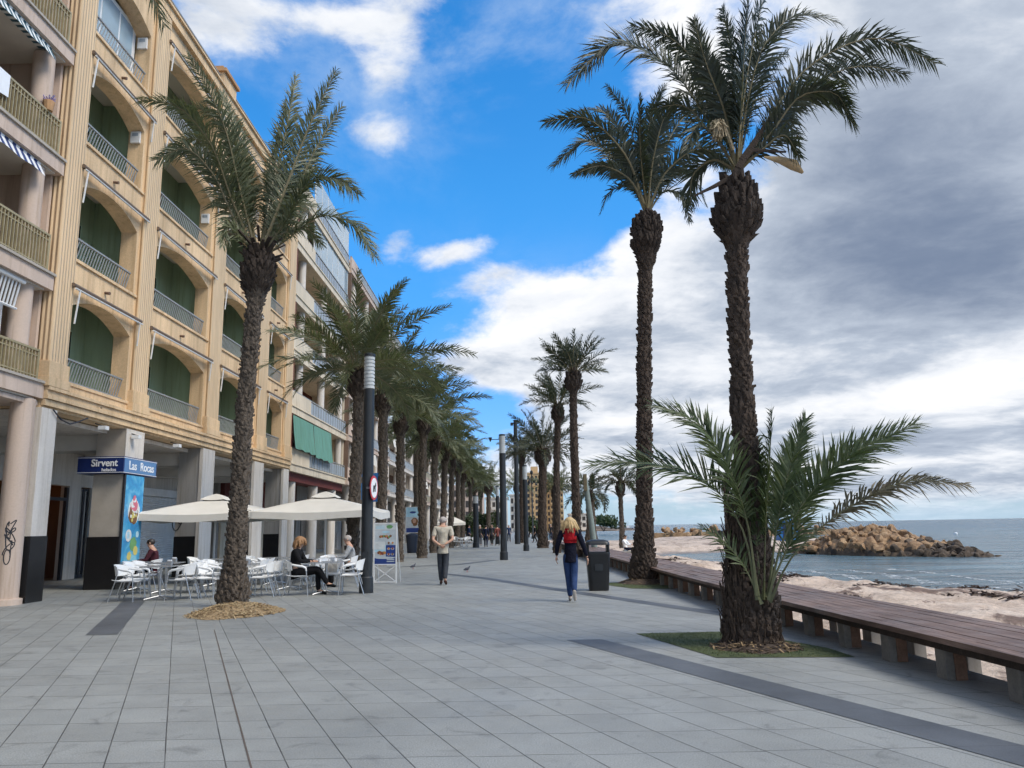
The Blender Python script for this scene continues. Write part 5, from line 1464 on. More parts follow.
# strollers far along the promenade, and two resting by the sand
cols_ = [(.02,.025,.05),(.03,.03,.032),(.05,.05,.06),(.18,.06,.05),(.03,.05,.11),(.25,.24,.22),(.02,.02,.02)]
cl = [cloth('far_coat', c) for c in cols_]
far = [('tall stroller in a dark navy coat, nearest of the far group', 486,546.0,61,0,0), ('stroller in black just behind the navy coat', 480,543.5,66,1,2), ('stroller in a grey coat right of the navy coat', 492,543.5,67,2,1), ('stroller in a dusky red coat right of the group', 497.5,543.5,66,3,1),
       ('stroller in a blue coat near the slim lamp post', 509,541,80,4,6), ('distant stroller in a beige coat beside the tall mast', 519,540,88,5,1), ('stroller in black standing by the stout palm', 535,541,76,6,6), ('dark clad stroller between the stout and thin palms', 551,540,84,1,0), ('stroller in blue at the far white parasol', 469,542,76,4,1)]
for i, (lb_, px, py, Yd, ct, cb) in enumerate(far):
    p = atY(px, py, Yd)
    st = dict(kneeL=(-.09,.10,.50), ankL=(-.09,.14,.10), toeL=(-.10,.28,.04), kneeR=(.09,-.02,.49), ankR=(.09,-.20,.12), toeR=(.10,-.06,.04))
    person(lb_, (p.x, Yd, 0), R([0,180,170,20,190,0,90,180,-60][i]), st, 1.0+.03*((i*7)%3-1), cl[ct], cl[cb], MAT['signdark'], [darkhair, hairgrey, darkhair][i%3], 'long', .74, None, group='people strolling far along the promenade', sub=1, face=False)
p = atY(625, 552, 44)
person('person in a white top sitting at the edge of the sand beyond the bin', (p.x+.1, 44, -.32), R(-120), seated(False,-.05), .95, MAT['signwhite'], cl[0], MAT['signdark'], darkhair, 'long', (0,-.05,.50), None, sub=1, face=False)
m = MB(); m.box(-.45,.45,-.3,.3,0,.14); m.box(-.42,.42,-.27,.27,.14,.4); o = m.build('seat_block', MAT['greycon'], None, bevel=.03); o.location = (p.x+.1, 43.95, -.34)
tag(o, 'low concrete block someone sits on at the edge of the sand', 'block')

# ------------------------------------------------------------------ cafe furniture
def make_chair():
    r = thing('cafe_chair', 'white plastic armchair', 'chair', group='white cafe armchairs')
    m = MB()     # seat shell
    n = 8; vs = []; fs = []
    for lay in (0, 1):
        for i in range(n+1):
            for j in range(n+1):
                u = -1+2*i/n; v = -1+2*j/n
                w = .235*(1-.08*v)
                x = u*w; y = v*.23; z = .435 + .03*u*u - .012*(1-v*v) + (.02*max(0,-v)**2) - .03*max(0,v-.6)**1*.8 - lay*.014
                vs.append((x,y,z))
    N_ = (n+1)**2
    for i in range(n):
        for j in range(n):
            a = i*(n+1)+j; fs += [(a,a+n+1,a+n+2,a+1),(N_+a,N_+a+1,N_+a+n+2,N_+a+n+1)]
    for k in range(n):
        for a,c in ((k,k+1),): 
            fs += [(a,c,N_+c,N_+a),(n*(n+1)+c,n*(n+1)+a,N_+n*(n+1)+a,N_+n*(n+1)+c)]
            a2=k*(n+1); c2=(k+1)*(n+1); fs += [(c2,a2,N_+a2,N_+c2),(a2+n,c2+n,N_+c2+n,N_+a2+n)]
    m.add(vs, fs); m.build('seat', MAT['whiteplastic'], r, smooth=50)
    m = MB(); vs=[]; fs=[]; n = 14     # curved backrest, taller in the middle
    for i in range(n+1):
        t = -1+2*i/n; th = t*R(62)
        for k, (z, off) in enumerate(((.545,0),(.66,.02),(.80-.05*t*t,.055))):
            rad_ = .265
            for q in (0, .013):
                x = (rad_+q+off*.3)*math.sin(th)*1.0; y = .03-(rad_+q+off)*math.cos(th)
                vs.append((x,y,z+.03*abs(t)**3*(k==0)))
    for i in range(n):
        a = i*6; c = a+6
        fs += [(a,a+2,c+2,c),(a+2,a+4,c+4,c+2),(a+1,c+1,c+3,a+3),(a+3,c+3,c+5,a+5),(a+4,a+5,c+5,c+4),(a,c,c+1,a+1)]
    fs += [(0,1,3,2),(2,3,5,4),(n*6,n*6+2,n*6+3,n*6+1),(n*6+2,n*6+4,n*6+5,n*6+3)]
    m.add(vs, fs); m.build('backrest', MAT['whiteplastic'], r, smooth=50)
    for s in (-1, 1):
        m = MB(); m.tube([(s*.235,-.10,.70),(s*.262,.02,.675),(s*.268,.14,.66),(s*.262,.215,.62),(s*.25,.225,.56)], [.022,.026,.026,.022,.016], 8, sx=1.0); m.build('armrest', MAT['whiteplastic'], r, smooth=60)
        m = MB(); m.tube([(s*.25,.225,.57),(s*.255,.24,.40),(s*.265,.275,0.0)], .0125, 8); m.build('leg', MAT['alu'], r, smooth=60)
        m = MB(); m.tube([(s*.225,-.13,.60),(s*.225,-.17,.42),(s*.24,-.30,0.0)], .0125, 8); m.build('leg', MAT['alu'], r, smooth=60)
        
    m = MB(); m.tube([(-.252,.232,.41),(.252,.232,.41)], .009, 6); m.tube([(-.228,-.17,.42),(.228,-.17,.42)], .009, 6); m.build('seat_frame', MAT['alu'], r, smooth=60)
    return r
def make_table():
    r = thing('cafe_table', 'grey metal table', 'table', group='square metal cafe tables')
    m = MB(); m.box(-.35,.35,-.35,.35,.715,.74); m.build('tabletop', MAT['tabletop'], r, bevel=.008)
    m = MB(); m.tube([(0,0,.06),(0,0,.714)], .03, 12); m.build('column', MAT['alu'], r, smooth=60)
    for k in range(4):
        a = R(45+90*k); m = MB(); m.tube([(.02*math.cos(a),.02*math.sin(a),.075),(.30*math.cos(a),.30*math.sin(a),.03),(.36*math.cos(a),.36*math.sin(a),.015)], [.022,.018,.014], 8); m.build('foot', MAT['alu'], r, smooth=60)
    return r
chair0 = make_chair(); table0 = make_table(); usedc = [0]; usedt = [0]
def put_chair(x, y, rz, label, used=usedc):
    if not used[0]:
        used[0] = 1; chair0.location = (x,y,0); chair0.rotation_euler = (0,0,rz); chair0['label'] = label; return chair0
    return copy_tree(chair0, (x,y,0), rz, label)
def put_table(x, y, rz, label):
    if not usedt[0]:
        usedt[0] = 1; table0.location = (x,y,0); table0.rotation_euler = (0,0,rz); table0['label'] = label; return table0
    return copy_tree(table0, (x,y,0), rz, label)
# tables: position, rotation, description of the place, and the seats taken (W = left side, E = right side, two each; N = far side, S = near side)
TB = [(-8.02,18.10,4,'the front table by the blue advert column','WwEe'), (-6.35,18.45,3,'the front table behind the straw mound palm','wEe'), (-4.42,18.72,2,'the table of the woman in black','WENe'),
      (-8.75,20.05,6,'the second-row table under the left parasol edge','WwEe'), (-7.05,20.15,4,'the second-row table left of the grey palm trunk','WwEe'), (-5.75,20.4,3,'the second-row table right of the grey palm trunk','WEe'),
      (-8.35,22.3,2,'the third-row table under the left parasol','WEe'), (-6.75,22.5,4,'the third-row table between the two parasols','WwEe'), (-5.15,21.3,2,'the table of the grey haired man','WNe'),
      (-9.9,21.0,8,'the table of the man in maroon','E')]
side = {'W': ('left','rear'), 'w': ('left','front'), 'E': ('right','rear'), 'e': ('right','front'), 'N': ('far','middle'), 'S': ('near','middle')}
for (tx, ty, tr, desc, seats) in TB:
    a0 = R(tr)
    put_table(tx, ty, a0, 'square grey metal table, ' + desc.replace('the ', '', 1))
    for q in seats:
        ox, oy, rz = {'W': (-.60,.26,-90), 'w': (-.62,-.27,-90), 'E': (.62,.27,90), 'e': (.60,-.27,90), 'N': (0,.62,180), 'S': (0,-.62,0)}[q]
        if desc.endswith('in black') and q == 'W': ox, oy = -.60, -.17
        if desc.endswith('in black') and q == 'e': ox = .66
        if desc.endswith('haired man') and q == 'e': ox, oy = .73, -.2
        if desc.endswith('in maroon') and q == 'E': ox, oy = .18+.0, .3
        jx, jy, jr = rnd.uniform(-.04,.04), rnd.uniform(-.03,.03), rnd.uniform(-9,9)
        if desc.endswith('in black') and q == 'W': jx = jy = jr = 0
        x = tx + (ox+jx)*math.cos(a0) - (oy+jy)*math.sin(a0); y = ty + (ox+jx)*math.sin(a0) + (oy+jy)*math.cos(a0)
        put_chair(x, y, a0 + R(rz + jr), 'white armchair, %s side %s seat, %s' % (side[q][0], side[q][1], desc.replace('the ', '', 1)))
# terrace far away under the second parasol
for i, (px, Yd, rz) in enumerate(((451,62.6,-60),(455,65,180),(459,61.6,-80),(463,62.4,90),(467,64,150),(471,62.0,90))):
    p = atY(px, 545, Yd)
    put_chair(p.x, Yd, R(rz), ['leftmost white armchair under the far parasol beyond the man','white armchair behind the far parasol pole','white armchair in front of the far parasol table','white armchair right of the far parasol table','white armchair turned toward the sea by the far parasol','rightmost white armchair of the far parasol'][i])
p = atY(459.5, 545, 62.6); put_table(p.x+.1, 62.5, 0, 'grey table under the far white parasol beyond the man')
# cups, glasses and napkin box
def cup(x, y, lab_):
    m = MB(); m.lathe([(0,.022),(.004,.035),(.07,.04),(.07,.036),(.01,.03)], 12); o = m.build('coffee_cup', MAT['signwhite'], None, smooth=50); o.location = (x,y,.741); tag(o, lab_, 'cup')
cup(-4.55,18.6,'white coffee cup in front of the woman in black'); cup(-4.25,18.85,'white coffee cup on the far corner of the same table as the woman'); 
def napkin(x, y, lab_):
    m = MB(); m.box(-.06,.06,-.04,.04,0,.09,0); m.box(-.045,.045,-.03,.03,.09,.12,1); o = m.build('napkin_box', [MAT['alu'], MAT['signwhite']], None, bevel=.006); o.location = (x,y,.741); tag(o, lab_, 'napkin box', 'napkin boxes on the cafe tables')
for (tx, ty, tr, desc, seats), nm in zip(TB[:6], range(6)): napkin(tx+.12, ty+.15, 'small metal napkin box on ' + desc)
m = MB(); m.box(-.15,.15,-.12,.10,.0,.22); m.tube([(-.1,0,.22),(-.08,0,.34),(.08,0,.34),(.1,0,.22)], .012, 6); o = m.build('handbag', cloth('white_handbag', (.62,.60,.57)), None, bevel=.04); o.location = (-4.42,19.30,.46); tag(o, 'pale handbag on the far chair of the table with the woman in black', 'bag')

def parasol(label, x, y, s, ze, za, rz=0):
    T = thing('parasol', label, 'parasol', (x,y,0), rz, 'off-white cafe parasols')
    h = s/2; n = 8
    def canopy(z0, z1, half, inner, drop, scal):
        vs=[]; fs=[]
        ring = []
        for sd_i in range(4):
            a, c = [(-1,-1),(1,-1),(1,1),(-1,1)][sd_i], [(1,-1),(1,1),(-1,1),(-1,-1)][sd_i]
            for k in range(n): 
                t = k/n; ring.append((a[0]+(c[0]-a[0])*t, a[1]+(c[1]-a[1])*t, t))
        L_ = 6; nr = len(ring)
        for l in range(L_+1):
            q = inner + (1-inner)*l/L_
            for (rx, ry, t) in ring:
                sag = -.06*math.sin(math.pi*t)*q*q*scal
                z = z1 + (z0-z1)*(q**1.05) + sag + (.05*q*(1-q)*2)
                vs.append((rx*half*q, ry*half*q, z))
        for (rx, ry, t) in ring: vs.append((rx*half*1.004, ry*half*1.004, z0 - .06*math.sin(math.pi*t)*scal - drop*(1+.08*math.sin(t*40))))
        for l in range(L_+1 if drop else L_):
            for k in range(nr): fs.append((l*nr+k, l*nr+(k+1)%nr, (l+1)*nr+(k+1)%nr, (l+1)*nr+k))
        return MB().add(vs, fs)
    canopy(ze, za-.03, h, .12, .20, 1).build('canopy', MAT['canvas'], T, smooth=40)
    canopy(za-.05, za+.13, h*.22, .02, .0, .4).build('vent', MAT['canvas'], T, smooth=40)
    m = MB(); m.tube([(0,0,.1),(0,0,za+.06)], .035, 10); m.build('pole', MAT['whitemetal'], T, smooth=60)
    m = MB(); m.box(-.4,.4,-.4,.4,0,.09); m.lathe([(.09,.07),(.4,.05)], 12); m.build('base', MAT['greycon'], T, bevel=.01)
    for (a, c) in ((-1,-1),(1,-1),(1,1),(-1,1)):
        m = MB(); m.bar((0,0,za-.1),(a*h*.98,c*h*.98,ze+.02),.022,.03); m.bar((0,0,ze-.15),(a*h*.5,c*h*.5,(za+ze)/2-.06),.018,.022); m.build('rib', MAT['whitemetal'], T)
parasol('left off-white parasol over the cafe tables, partly behind the grey palm trunk', -9.15, 24.2, 3.35, 2.03, 2.50)
parasol('right off-white parasol of the cafe, touching the second palm trunk', -5.78, 24.2, 3.40, 2.03, 2.51)
parasol('small far off-white parasol beyond the man in the beige shirt', atY(447.5,540,64).x, 64, 2.35, 1.92, 2.6, R(20))

# ------------------------------------------------------------------ street furniture
def lamp(label, x, y, h=5.75, r=.135, lan=.9, arms=False):
    T = thing('lamp_post', label, 'lamp post', (x,y,0), group='dark lamp posts with ribbed lamp heads')
    m = MB(); m.lathe([(0,r*1.25),(.35,r*1.22),(.38,r*1.02),(h-lan,r*.98)], 20); m.build('post', MAT['lamppost'], T, smooth=40)
    m = MB(); prof = []; k = 9
    for i in range(k): z = h-lan+.01+(lan-.08)*i/k; prof += [(z,r*.98),(z+(lan-.08)/k*.62,r*.98),(z+(lan-.08)/k*.66,r*.86),(z+(lan-.08)/k*.96,r*.86)]
    m.lathe(prof, 20); m.build('lamp_head', MAT['lantern'], T, smooth=30)
    m = MB(); m.lathe([(h-.08,r*1.04),(h-.02,r*1.04),(h,r*.6)], 20); m.build('cap', MAT['lamppost'], T, smooth=40)
    if arms:
        m = MB(); m.bar((-.55,0,h-.25),(.55,0,h-.25),.03,.03); m.lathe([(-.1,.02),(.1,.09)], 8, (-.55,0,h-.25)); m.lathe([(-.1,.02),(.1,.09)], 8, (.55,0,h-.25)); m.build('loudspeaker_arm', MAT['lamppost'], T)
    m = MB(); m.box(-.07,.07,-r*1.05,-r*.9,.55,.95); m.build('access_hatch', MAT['lamppost'], T)
    return T
lamp('nearest dark lamp post carrying the round sign, beside the picture board', -3.51, 18.86)
lamp('lamp post with crossed loudspeaker arm in the middle of the promenade', -.51, 36.3, 5.75, .15, .9, True)
lamp('shorter looking lamp post right of the middle one, by the tall mast', .70, 49.4, 5.3, .15, .9)
lamp('far slim lamp post left of the middle one, among the strollers', atY(498,540,72).x, 72, 5.2, .16, .9)
lamp('dark post beside the shrubs left of the middle palm', atY(476,545,60).x, 60, 3.9, .2, .6)
T = thing('lighting_mast', 'tall plain black mast between the middle lamp post and stout palm', 'mast', (.24,70,0))
m = MB(); m.lathe([(0,.25),(.5,.23),(11.0,.17)], 18); m.build('pole', MAT['lamppost'], T, smooth=40)
m = MB(); m.bar((-.3,0,10.7),(.3,0,10.7),.1,.1); m.box(-.45,-.2,-.2,.1,10.5,10.75); m.build('floodlight', MAT['lamppost'], T)
T = thing('street_lamp', 'ornate far street lamp with several arms before the apartment tower', 'street lamp', (atY(533,540,100).x,100,0))
m = MB(); m.lathe([(0,.2),(.4,.16),(.5,.1),(8.0,.07)], 12); m.build('post', MAT['lamppost'], T, smooth=40)
for k in range(4):
    a = R(20+90*k); m = MB(); m.tube([(0,0,7.2),(.6*math.cos(a),.6*math.sin(a),7.6),(.9*math.cos(a),.9*math.sin(a),7.3)], .05, 6); m.blob((.9*math.cos(a),.9*math.sin(a),7.15), .2,.2,.25, 10, 6); m.build('lamp_arm', MAT['lamppost'], T)
m = MB(); m.blob((0,0,8.3), .2,.2,.3, 10, 6); m.build('lamp_globe', MAT['lamppost'], T)
# round sign on the first lamp post
T = thing('round_sign', 'round red rimmed sign with dark symbol on the nearest lamp post', 'sign', (-3.345,18.80,2.44), R(82))
def cdisc(m, r, y, n=36, mi=0, t=.012):
    vs = [(r*math.cos(2*math.pi*i/n), y, r*math.sin(2*math.pi*i/n)) for i in range(n)] + [(r*math.cos(2*math.pi*i/n), y+t, r*math.sin(2*math.pi*i/n)) for i in range(n)]
    m.add(vs, [tuple(range(n)), tuple(range(2*n-1,n-1,-1))] + [(i,n+i,n+(i+1)%n,(i+1)%n) for i in range(n)], mi)
m = MB(); cdisc(m, .29, 0); m.build('rim', MAT['signred'], T)
m = MB(); cdisc(m, .235, -.006, t=.005); m.build('face', MAT['signwhite'], T)
m = MB()     # dark crossed symbol: a dog-like lead and a slash
m.bar((-.10,-.012,-.10),(.10,-.012,.12),.004,.035); m.bar((-.09,-.0115,.02),(.07,-.0115,.02),.004,.07); m.bar((.06,-.0115,.03),(.10,-.0115,.09),.004,.05)
for xx in (-.08,-.04,.03,.065): m.bar((xx,-.0115,-.01),(xx,-.0115,-.09),.004,.022)
m.build('symbol', MAT['signdark'], T)
m = MB(); m.bar((0,.012,0),(-.10,.16,0),.05,.05); m.build('bracket', MAT['railgrey'], T)
# picture boards
def pboard(label, x, y, rz, w, z0, z1, seed, legs=True):
    T = thing('menu_board', label, 'sign board', (x,y,0), rz)
    g = random.Random(seed)
    m = MB(); f = .035
    m.box(-w/2,-w/2+f,-.02,.02,(0 if legs else z0-.04),z1,0); m.box(w/2-f,w/2,-.02,.02,(0 if legs else z0-.04),z1,0); m.box(-w/2+f,w/2-f,-.02,.02,z1-f,z1,0); m.box(-w/2+f,w/2-f,-.02,.02,z0-.035,z0,0)
    if legs: m.box(-w/2+f,w/2-f,-.02,.02,.02,.05,0); m.bar((-w/2+f,0,.05),(w/2-f,0,z0-.05),.02,.02); m.bar((w/2-f,0,.05),(-w/2+f,0,z0-.05),.02,.02); m.bar((-w/2+.02,.02,z1-.05),(-w/2+.02,.55,.0),.03,.03); m.bar((w/2-.02,.02,z1-.05),(w/2-.02,.55,.0),.03,.03)
    else: m.bar((0,.03,0),(0,.03,z0),.06,.06)
    m.build('frame', MAT['whitemetal'], T)
    m = MB(); a = w/2-f; H_ = z1-f-z0
    def rect(x0,x1,q0,q1,mi,lay): m.add([(x0,-.012-lay*.0012,z0+q0*H_),(x1,-.012-lay*.0012,z0+q0*H_),(x1,-.012-lay*.0012,z0+q1*H_),(x0,-.012-lay*.0012,z0+q1*H_)], [(0,1,2,3)], mi)
    def dsc(cx,q,r,mi,lay,sy=1.0): 
        n=14; m.add([(cx+r*math.cos(6.283*i/n)*(1+.1*math.sin(i*2.3)),-.012-lay*.0012,z0+q*H_+r*sy*math.sin(6.283*i/n)) for i in range(n)], [tuple(range(n))], mi)
    m.box(-a, a, -.011, .0, z0, z0+H_, 0)
    if legs:
        rect(-a,a,.86,1,7,1); dsc(.12,.93,.09,3,2,.6)
        for k in range(3): rect(-a+.03,-.02,.885+k*.03,.9+k*.03,5,2)
        rect(-a,a,.30,.47,5,1); rect(-a,a,0,.15,1,1); rect(.02,a,.15,.47,1,2)
        dsc(-.05,.66,.15,0,2,.45); 
        for k in range(9): dsc(-.14+.036*k,.67+g.uniform(-.015,.03),.035,[2,4,6,3][k%4],3+k*.1)
        dsc(.02,.80,.11,5,2,.25); 
        rect(-a+.01,-.01,.36,.56,7,3)
        dsc(-.10,.26,.12,0,4,.55)
        for k in range(7): dsc(-.18+.028*k,.26+g.uniform(-.01,.04),.04,[6,2,4,6][k%4],5+k*.1)
        for k in range(3):
            for j in range(2): dsc(.10+.11*j,.52-.14*k,.045,0,6,.7); dsc(.10+.11*j,.525-.14*k,.03,[2,4,6][(k+j)%3],7)
        for k in range(2): rect(.05,a-.03,.05+k*.05,.075+k*.05,0,6)
        dsc(0,.155,.3,0,2.5,.10)
    else:
        rect(-a,a,.62,1,5,1); dsc(0,.8,.2,1,2,.35); rect(-a,a,0,.18,1,1)
        dsc(.12,.42,.22,2,2,1.2); dsc(.10,.46,.11,8,3,1.3); dsc(-.15,.30,.16,0,3,.8)
    P_ = [simple('print_board_grey', (.50,.55,.58), .4), simple('print_navy', (.02,.05,.22), .4), bpy.data.materials['print_brown'], bpy.data.materials['print_green'], simple('print_orange', (.55,.24,.06), .4), bpy.data.materials['print_lightblue'], simple('print_dark_red', (.25,.05,.03), .4), simple('print_pale_grey', (.62,.66,.66), .4), MAT['skin']]
    m.build('printed_board', P_, T)
    return T
pboard('white framed food picture board standing beside the nearest lamp post', -3.60, 22.1, R(-4), .66, .52, 1.64, 5)
p_ = atY(412.5, 540, 50)
pboard('raised blue and white advert panel above the dark blue bin', p_.x, 50.1, R(3), .9, 1.25, 2.85, 6, False)
T = thing('litter_bin', 'dark blue litter bin under the raised advert panel', 'litter bin', (p_.x+.02, 49.6, 0))
m = MB(); m.lathe([(0,.27),(.05,.30),(.95,.36),(1.05,.37)], 20, sx=1, sy=.8); m.build('body', MAT['bluebin'], T, smooth=40); m = MB(); m.lathe([(1.052,.375),(1.10,.375),(1.20,.20),(1.22,.05)], 20, sx=1, sy=.8); m.build('lid', MAT['bluebin'], T, smooth=40)
# black hooded litter bin
T = thing('litter_bin', 'tall black hooded litter bin near the bench end, beside the blond woman', 'litter bin', (1.90,18.4,0), R(0))
def rrect(hx, hy, r, n=6):
    out = []
    for cx, cy, a0 in ((hx-r,hy-r,0),(-hx+r,hy-r,90),(-hx+r,-hy+r,180),(hx-r,-hy+r,270)):
        for i in range(n+1): a = R(a0+90*i/n); out.append((cx+r*math.cos(a), cy+r*math.sin(a)))
    return out
def loft(m, sect, mi=0, cap=(True,True)):
    n = len(sect[0][1]); vs=[]; fs=[]
    for z, poly in sect: vs += [(x,y,z) for x,y in poly]
    for i in range(len(sect)-1):
        for j in range(n): fs.append((i*n+j, i*n+(j+1)%n, (i+1)*n+(j+1)%n, (i+1)*n+j))
    if cap[0]: fs.append(tuple(range(n-1,-1,-1)))
    if cap[1]: fs.append(tuple((len(sect)-1)*n+j for j in range(n)))
    m.add(vs, fs, mi)
m = MB(); loft(m, [(0,rrect(.215,.19,.09)),(.02,rrect(.22,.195,.09)),(.80,rrect(.268,.235,.10)),(.83,rrect(.272,.24,.10)),(.86,rrect(.268,.235,.10)),(.855,rrect(.235,.2,.08)),(.70,rrect(.225,.19,.08))], cap=(True,True)); m.build('body', MAT['blackplastic'], T, smooth=40)
m = MB(); loft(m, [(1.02,rrect(.270,.238,.10)),(1.07,rrect(.265,.232,.10)),(1.11,rrect(.235,.20,.10)),(1.135,rrect(.16,.13,.08)),(1.142,rrect(.06,.05,.03))]); m.build('hood', MAT['blackplastic'], T, smooth=50)
for sx_ in (-1,1):
    m = MB(); m.box(min(sx_*.205,sx_*.262),max(sx_*.205,sx_*.262),-.17,.17,.855,1.03); m.build('hood_post', MAT['blackplastic'], T, bevel=.02)
m = MB(); m.box(-.09,.09,-.238,-.226,.45,.60); m.build('plate', MAT['lamppost'], T)

# long bench of planks on concrete blocks
T = thing('long_bench', 'very long brown plank bench on concrete legs between promenade and sand', 'bench', (3.6, 6, 0))
WB = 1.22; npl = 8; ztop = .40
Ys = [-9 + i*.5 for i in range(int(66/.5))]
m = MB()
cuts = random.Random(3)
for k in range(npl):
    y = -9.0 + cuts.uniform(0,1.5)
    while y < 56:
        l = cuts.uniform(2.6,3.2); a = y; c = min(56, y+l-.006)
        dz = cuts.uniform(-.004,.004)
        nseg = 3
        for q in range(nseg):
            u0 = a+(c-a)*q/nseg; u1 = a+(c-a)*(q+1)/nseg
            x0 = bench_front(u0)+k*WB/npl; x1 = bench_front(u1)+k*WB/npl; w_ = WB/npl-.012
            vs = [(x0,u0,ztop-.05+dz),(x0+w_,u0,ztop-.05+dz),(x1+w_,u1,ztop-.05+dz),(x1,u1,ztop-.05+dz),(x0,u0,ztop+dz),(x0+w_,u0,ztop+dz),(x1+w_,u1,ztop+dz),(x1,u1,ztop+dz)]
            fs = [(3,2,1,0),(4,5,6,7),(1,2,6,5),(3,0,4,7)] + ([(0,1,5,4)] if q == 0 else []) + ([(2,3,7,6)] if q == nseg-1 else [])
            m.add(vs, fs)
        y += l
m.build('plank_top', MAT['wood'], T, world=True)
for (ox) in (.10, WB-.16):
    m = MB()
    for u0, u1 in zip(Ys, Ys[1:]):
        x0 = bench_front(u0)+ox; x1 = bench_front(u1)+ox
        m.add([(x0,u0,ztop-.13),(x0+.07,u0,ztop-.13),(x1+.07,u1,ztop-.13),(x1,u1,ztop-.13),(x0,u0,ztop-.056),(x0+.07,u0,ztop-.056),(x1+.07,u1,ztop-.056),(x1,u1,ztop-.056)], [(3,2,1,0),(4,5,6,7),(0,4,7,3),(1,2,6,5)])
    m.build('beam', MAT['boot'], T, world=True)
y = 1.6; i = 0
while y < 54:
    x = bench_front(y)+.13
    m = MB(); m.box(x, x+.08, y-.09, y+.09, 0, ztop-.132, 0); m.box(x+.081, x+.19, y-.095, y+.085, 0, ztop-.132, 1)
    m.build('leg', [MAT['legcon'], MAT['rust']], T, world=True, bevel=.006)
    m = MB(); m.box(x+.78, x+.92, y-.13, y+.13, -.5, ztop-.132, 0)
    m.build('leg', [MAT['greycon'], MAT['rust']], T, world=True, bevel=.006)
    y += 1.0; i += 1

# leaning wrapped post on the beach side
p0 = atY(596, 548, 40)
T = thing('beach_post', 'leaning grey green post with a tan board at its top', 'post', (p0.x, 40, -.3))
m = MB(); m.tube([(0,0,-.2),(-.20,0,2.0),(-.42,0,4.0)], [.17,.15,.13], 10); m.build('pole', simple('grey_green_post_paint', (.19,.23,.21), .7, .3), T, smooth=50)
m = MB(); m.box(-.54,-.36,-.26,-.12,3.5,4.35); m.build('board', simple('tan_weathered_board', (.13,.105,.06), .8, .5), T, bevel=.02)
# blue beach hut and small sand bin
p0 = atY(787, 541, 78)
T = thing('beach_hut', 'small bright blue hut on the far sand left of the rocks', 'hut', (p0.x, 78, -.3))
m = MB(); m.box(-.85,.85,-.8,.8,0,1.75,0); m.add([(-.95,-.9,1.75),(.95,-.9,1.75),(.95,.9,2.05),(-.95,.9,2.05),(-.95,-.9,1.80),(.95,-.9,1.80),(.95,.9,2.10),(-.95,.9,2.10)], [(3,2,1,0),(4,5,6,7),(0,1,5,4),(1,2,6,5),(2,3,7,6),(3,0,4,7)]); m.build('hut_body', MAT['blueplastic'], T)
m = MB(); m.box(-.6,.1,-.83,-.801,.05,1.6); m.build('door', MAT['navy'], T)
p0 = atY(721, 542, 82)
m = MB(); m.lathe([(0,.24),(1.0,.30),(1.02,.27),(1.05,.1)], 14); o = m.build('sand_bin', MAT['blackplastic'], None, smooth=40); o.location = (p0.x, 82, -.3); tag(o, 'small dark bin standing on the far sand left of the largest trunk', 'litter bin')

# pigeons
def pigeon(label, x, y, rz):
    T = thing('pigeon', label, 'pigeon', (x,y,0), rz, 'pigeons on the paving'); T.scale = (.75,.75,.75)
    N = {'t':((0,-.17,.10),(.03)), 'r':((0,-.08,.12),.05), 'b':((0,0,.135),.068), 'c':((0,.07,.16),.055), 'n':((0,.10,.215),.03), 'h':((0,.12,.25),.027), 'k':((0,.155,.245),.008)}
    m = MB(); m.add(*skin_geo(N, [('b','r'),('r','t'),('b','c'),('c','n'),('n','h'),('h','k')], 'b', 2)); m.build('body', cloth('pigeon_grey', (.09,.095,.115)), T, smooth=180)
    for s in (-1,1):
        m = MB(); m.tube([(s*.025,.01,.08),(s*.025,.0,.0)], .006, 6); m.bar((s*.025,-.02,.004),(s*.025,.04,.004),.02,.006); m.build('leg', MAT['signred'], T)
pigeon('pigeon on the paving just left of the man in the beige shirt', -3.80,29.7,R(-60)); pigeon('pigeon on the paving right of the man in the beige shirt', -1.63,27.0,R(-70))

# ------------------------------------------------------------------ boulders
def boulder_mesh(name, seed, mt):
    bm = bmesh.new(); bmesh.ops.create_icosphere(bm, subdivisions=3, radius=1)
    g = random.Random(seed)
    planes = [(Vector((g.gauss(0,1),g.gauss(0,1),g.gauss(0,1))).normalized(), g.uniform(.45,.82)) for _ in range(12)]
    for v in bm.verts:
        for nrm_, dd in planes:
            q = v.co.dot(nrm_)
            if q > dd: v.co -= nrm_*(q-dd)*.97
        v.co += v.co.normalized()*mnoise.noise(v.co*2.3+Vector((seed,0,0)))*.10
    me = bpy.data.meshes.new(name); bm.to_mesh(me); bm.free(); me.materials.append(mt)
    me.polygons.foreach_set('use_smooth', [True]*len(me.polygons)); me.set_sharp_from_angle(angle=R(28))
    return me
gold = [boulder_mesh('boulder', i, MAT['rock']) for i in range(7)]; dark = [boulder_mesh('boulder', 20+i, MAT['rockdark']) for i in range(4)]
gb = random.Random(12)
def put_rock(x, y, z, r, dk, lab_, grp):
    o = bpy.data.objects.new('boulder', gb.choice(dark if dk else gold)); COL.objects.link(o)
    o.location = (x,y,z); o.rotation_euler = (gb.uniform(0,6.28),gb.uniform(0,6.28),gb.uniform(0,6.28)); k = r
    o.scale = (k*gb.uniform(.85,1.25), k*gb.uniform(.8,1.15), k*gb.uniform(.65,.95)); tag(o, lab_, 'boulder', grp)
ax0 = Vector((20.9,60.2,0)); ax1 = Vector((28.6,46.9,0)); ctr = (ax0+ax1)/2; ua = (ax1-ax0); hl = ua.length/2; ua.normalize(); vb = Vector((-ua.y, ua.x, 0)); vb = vb if vb.x > 0 else -vb
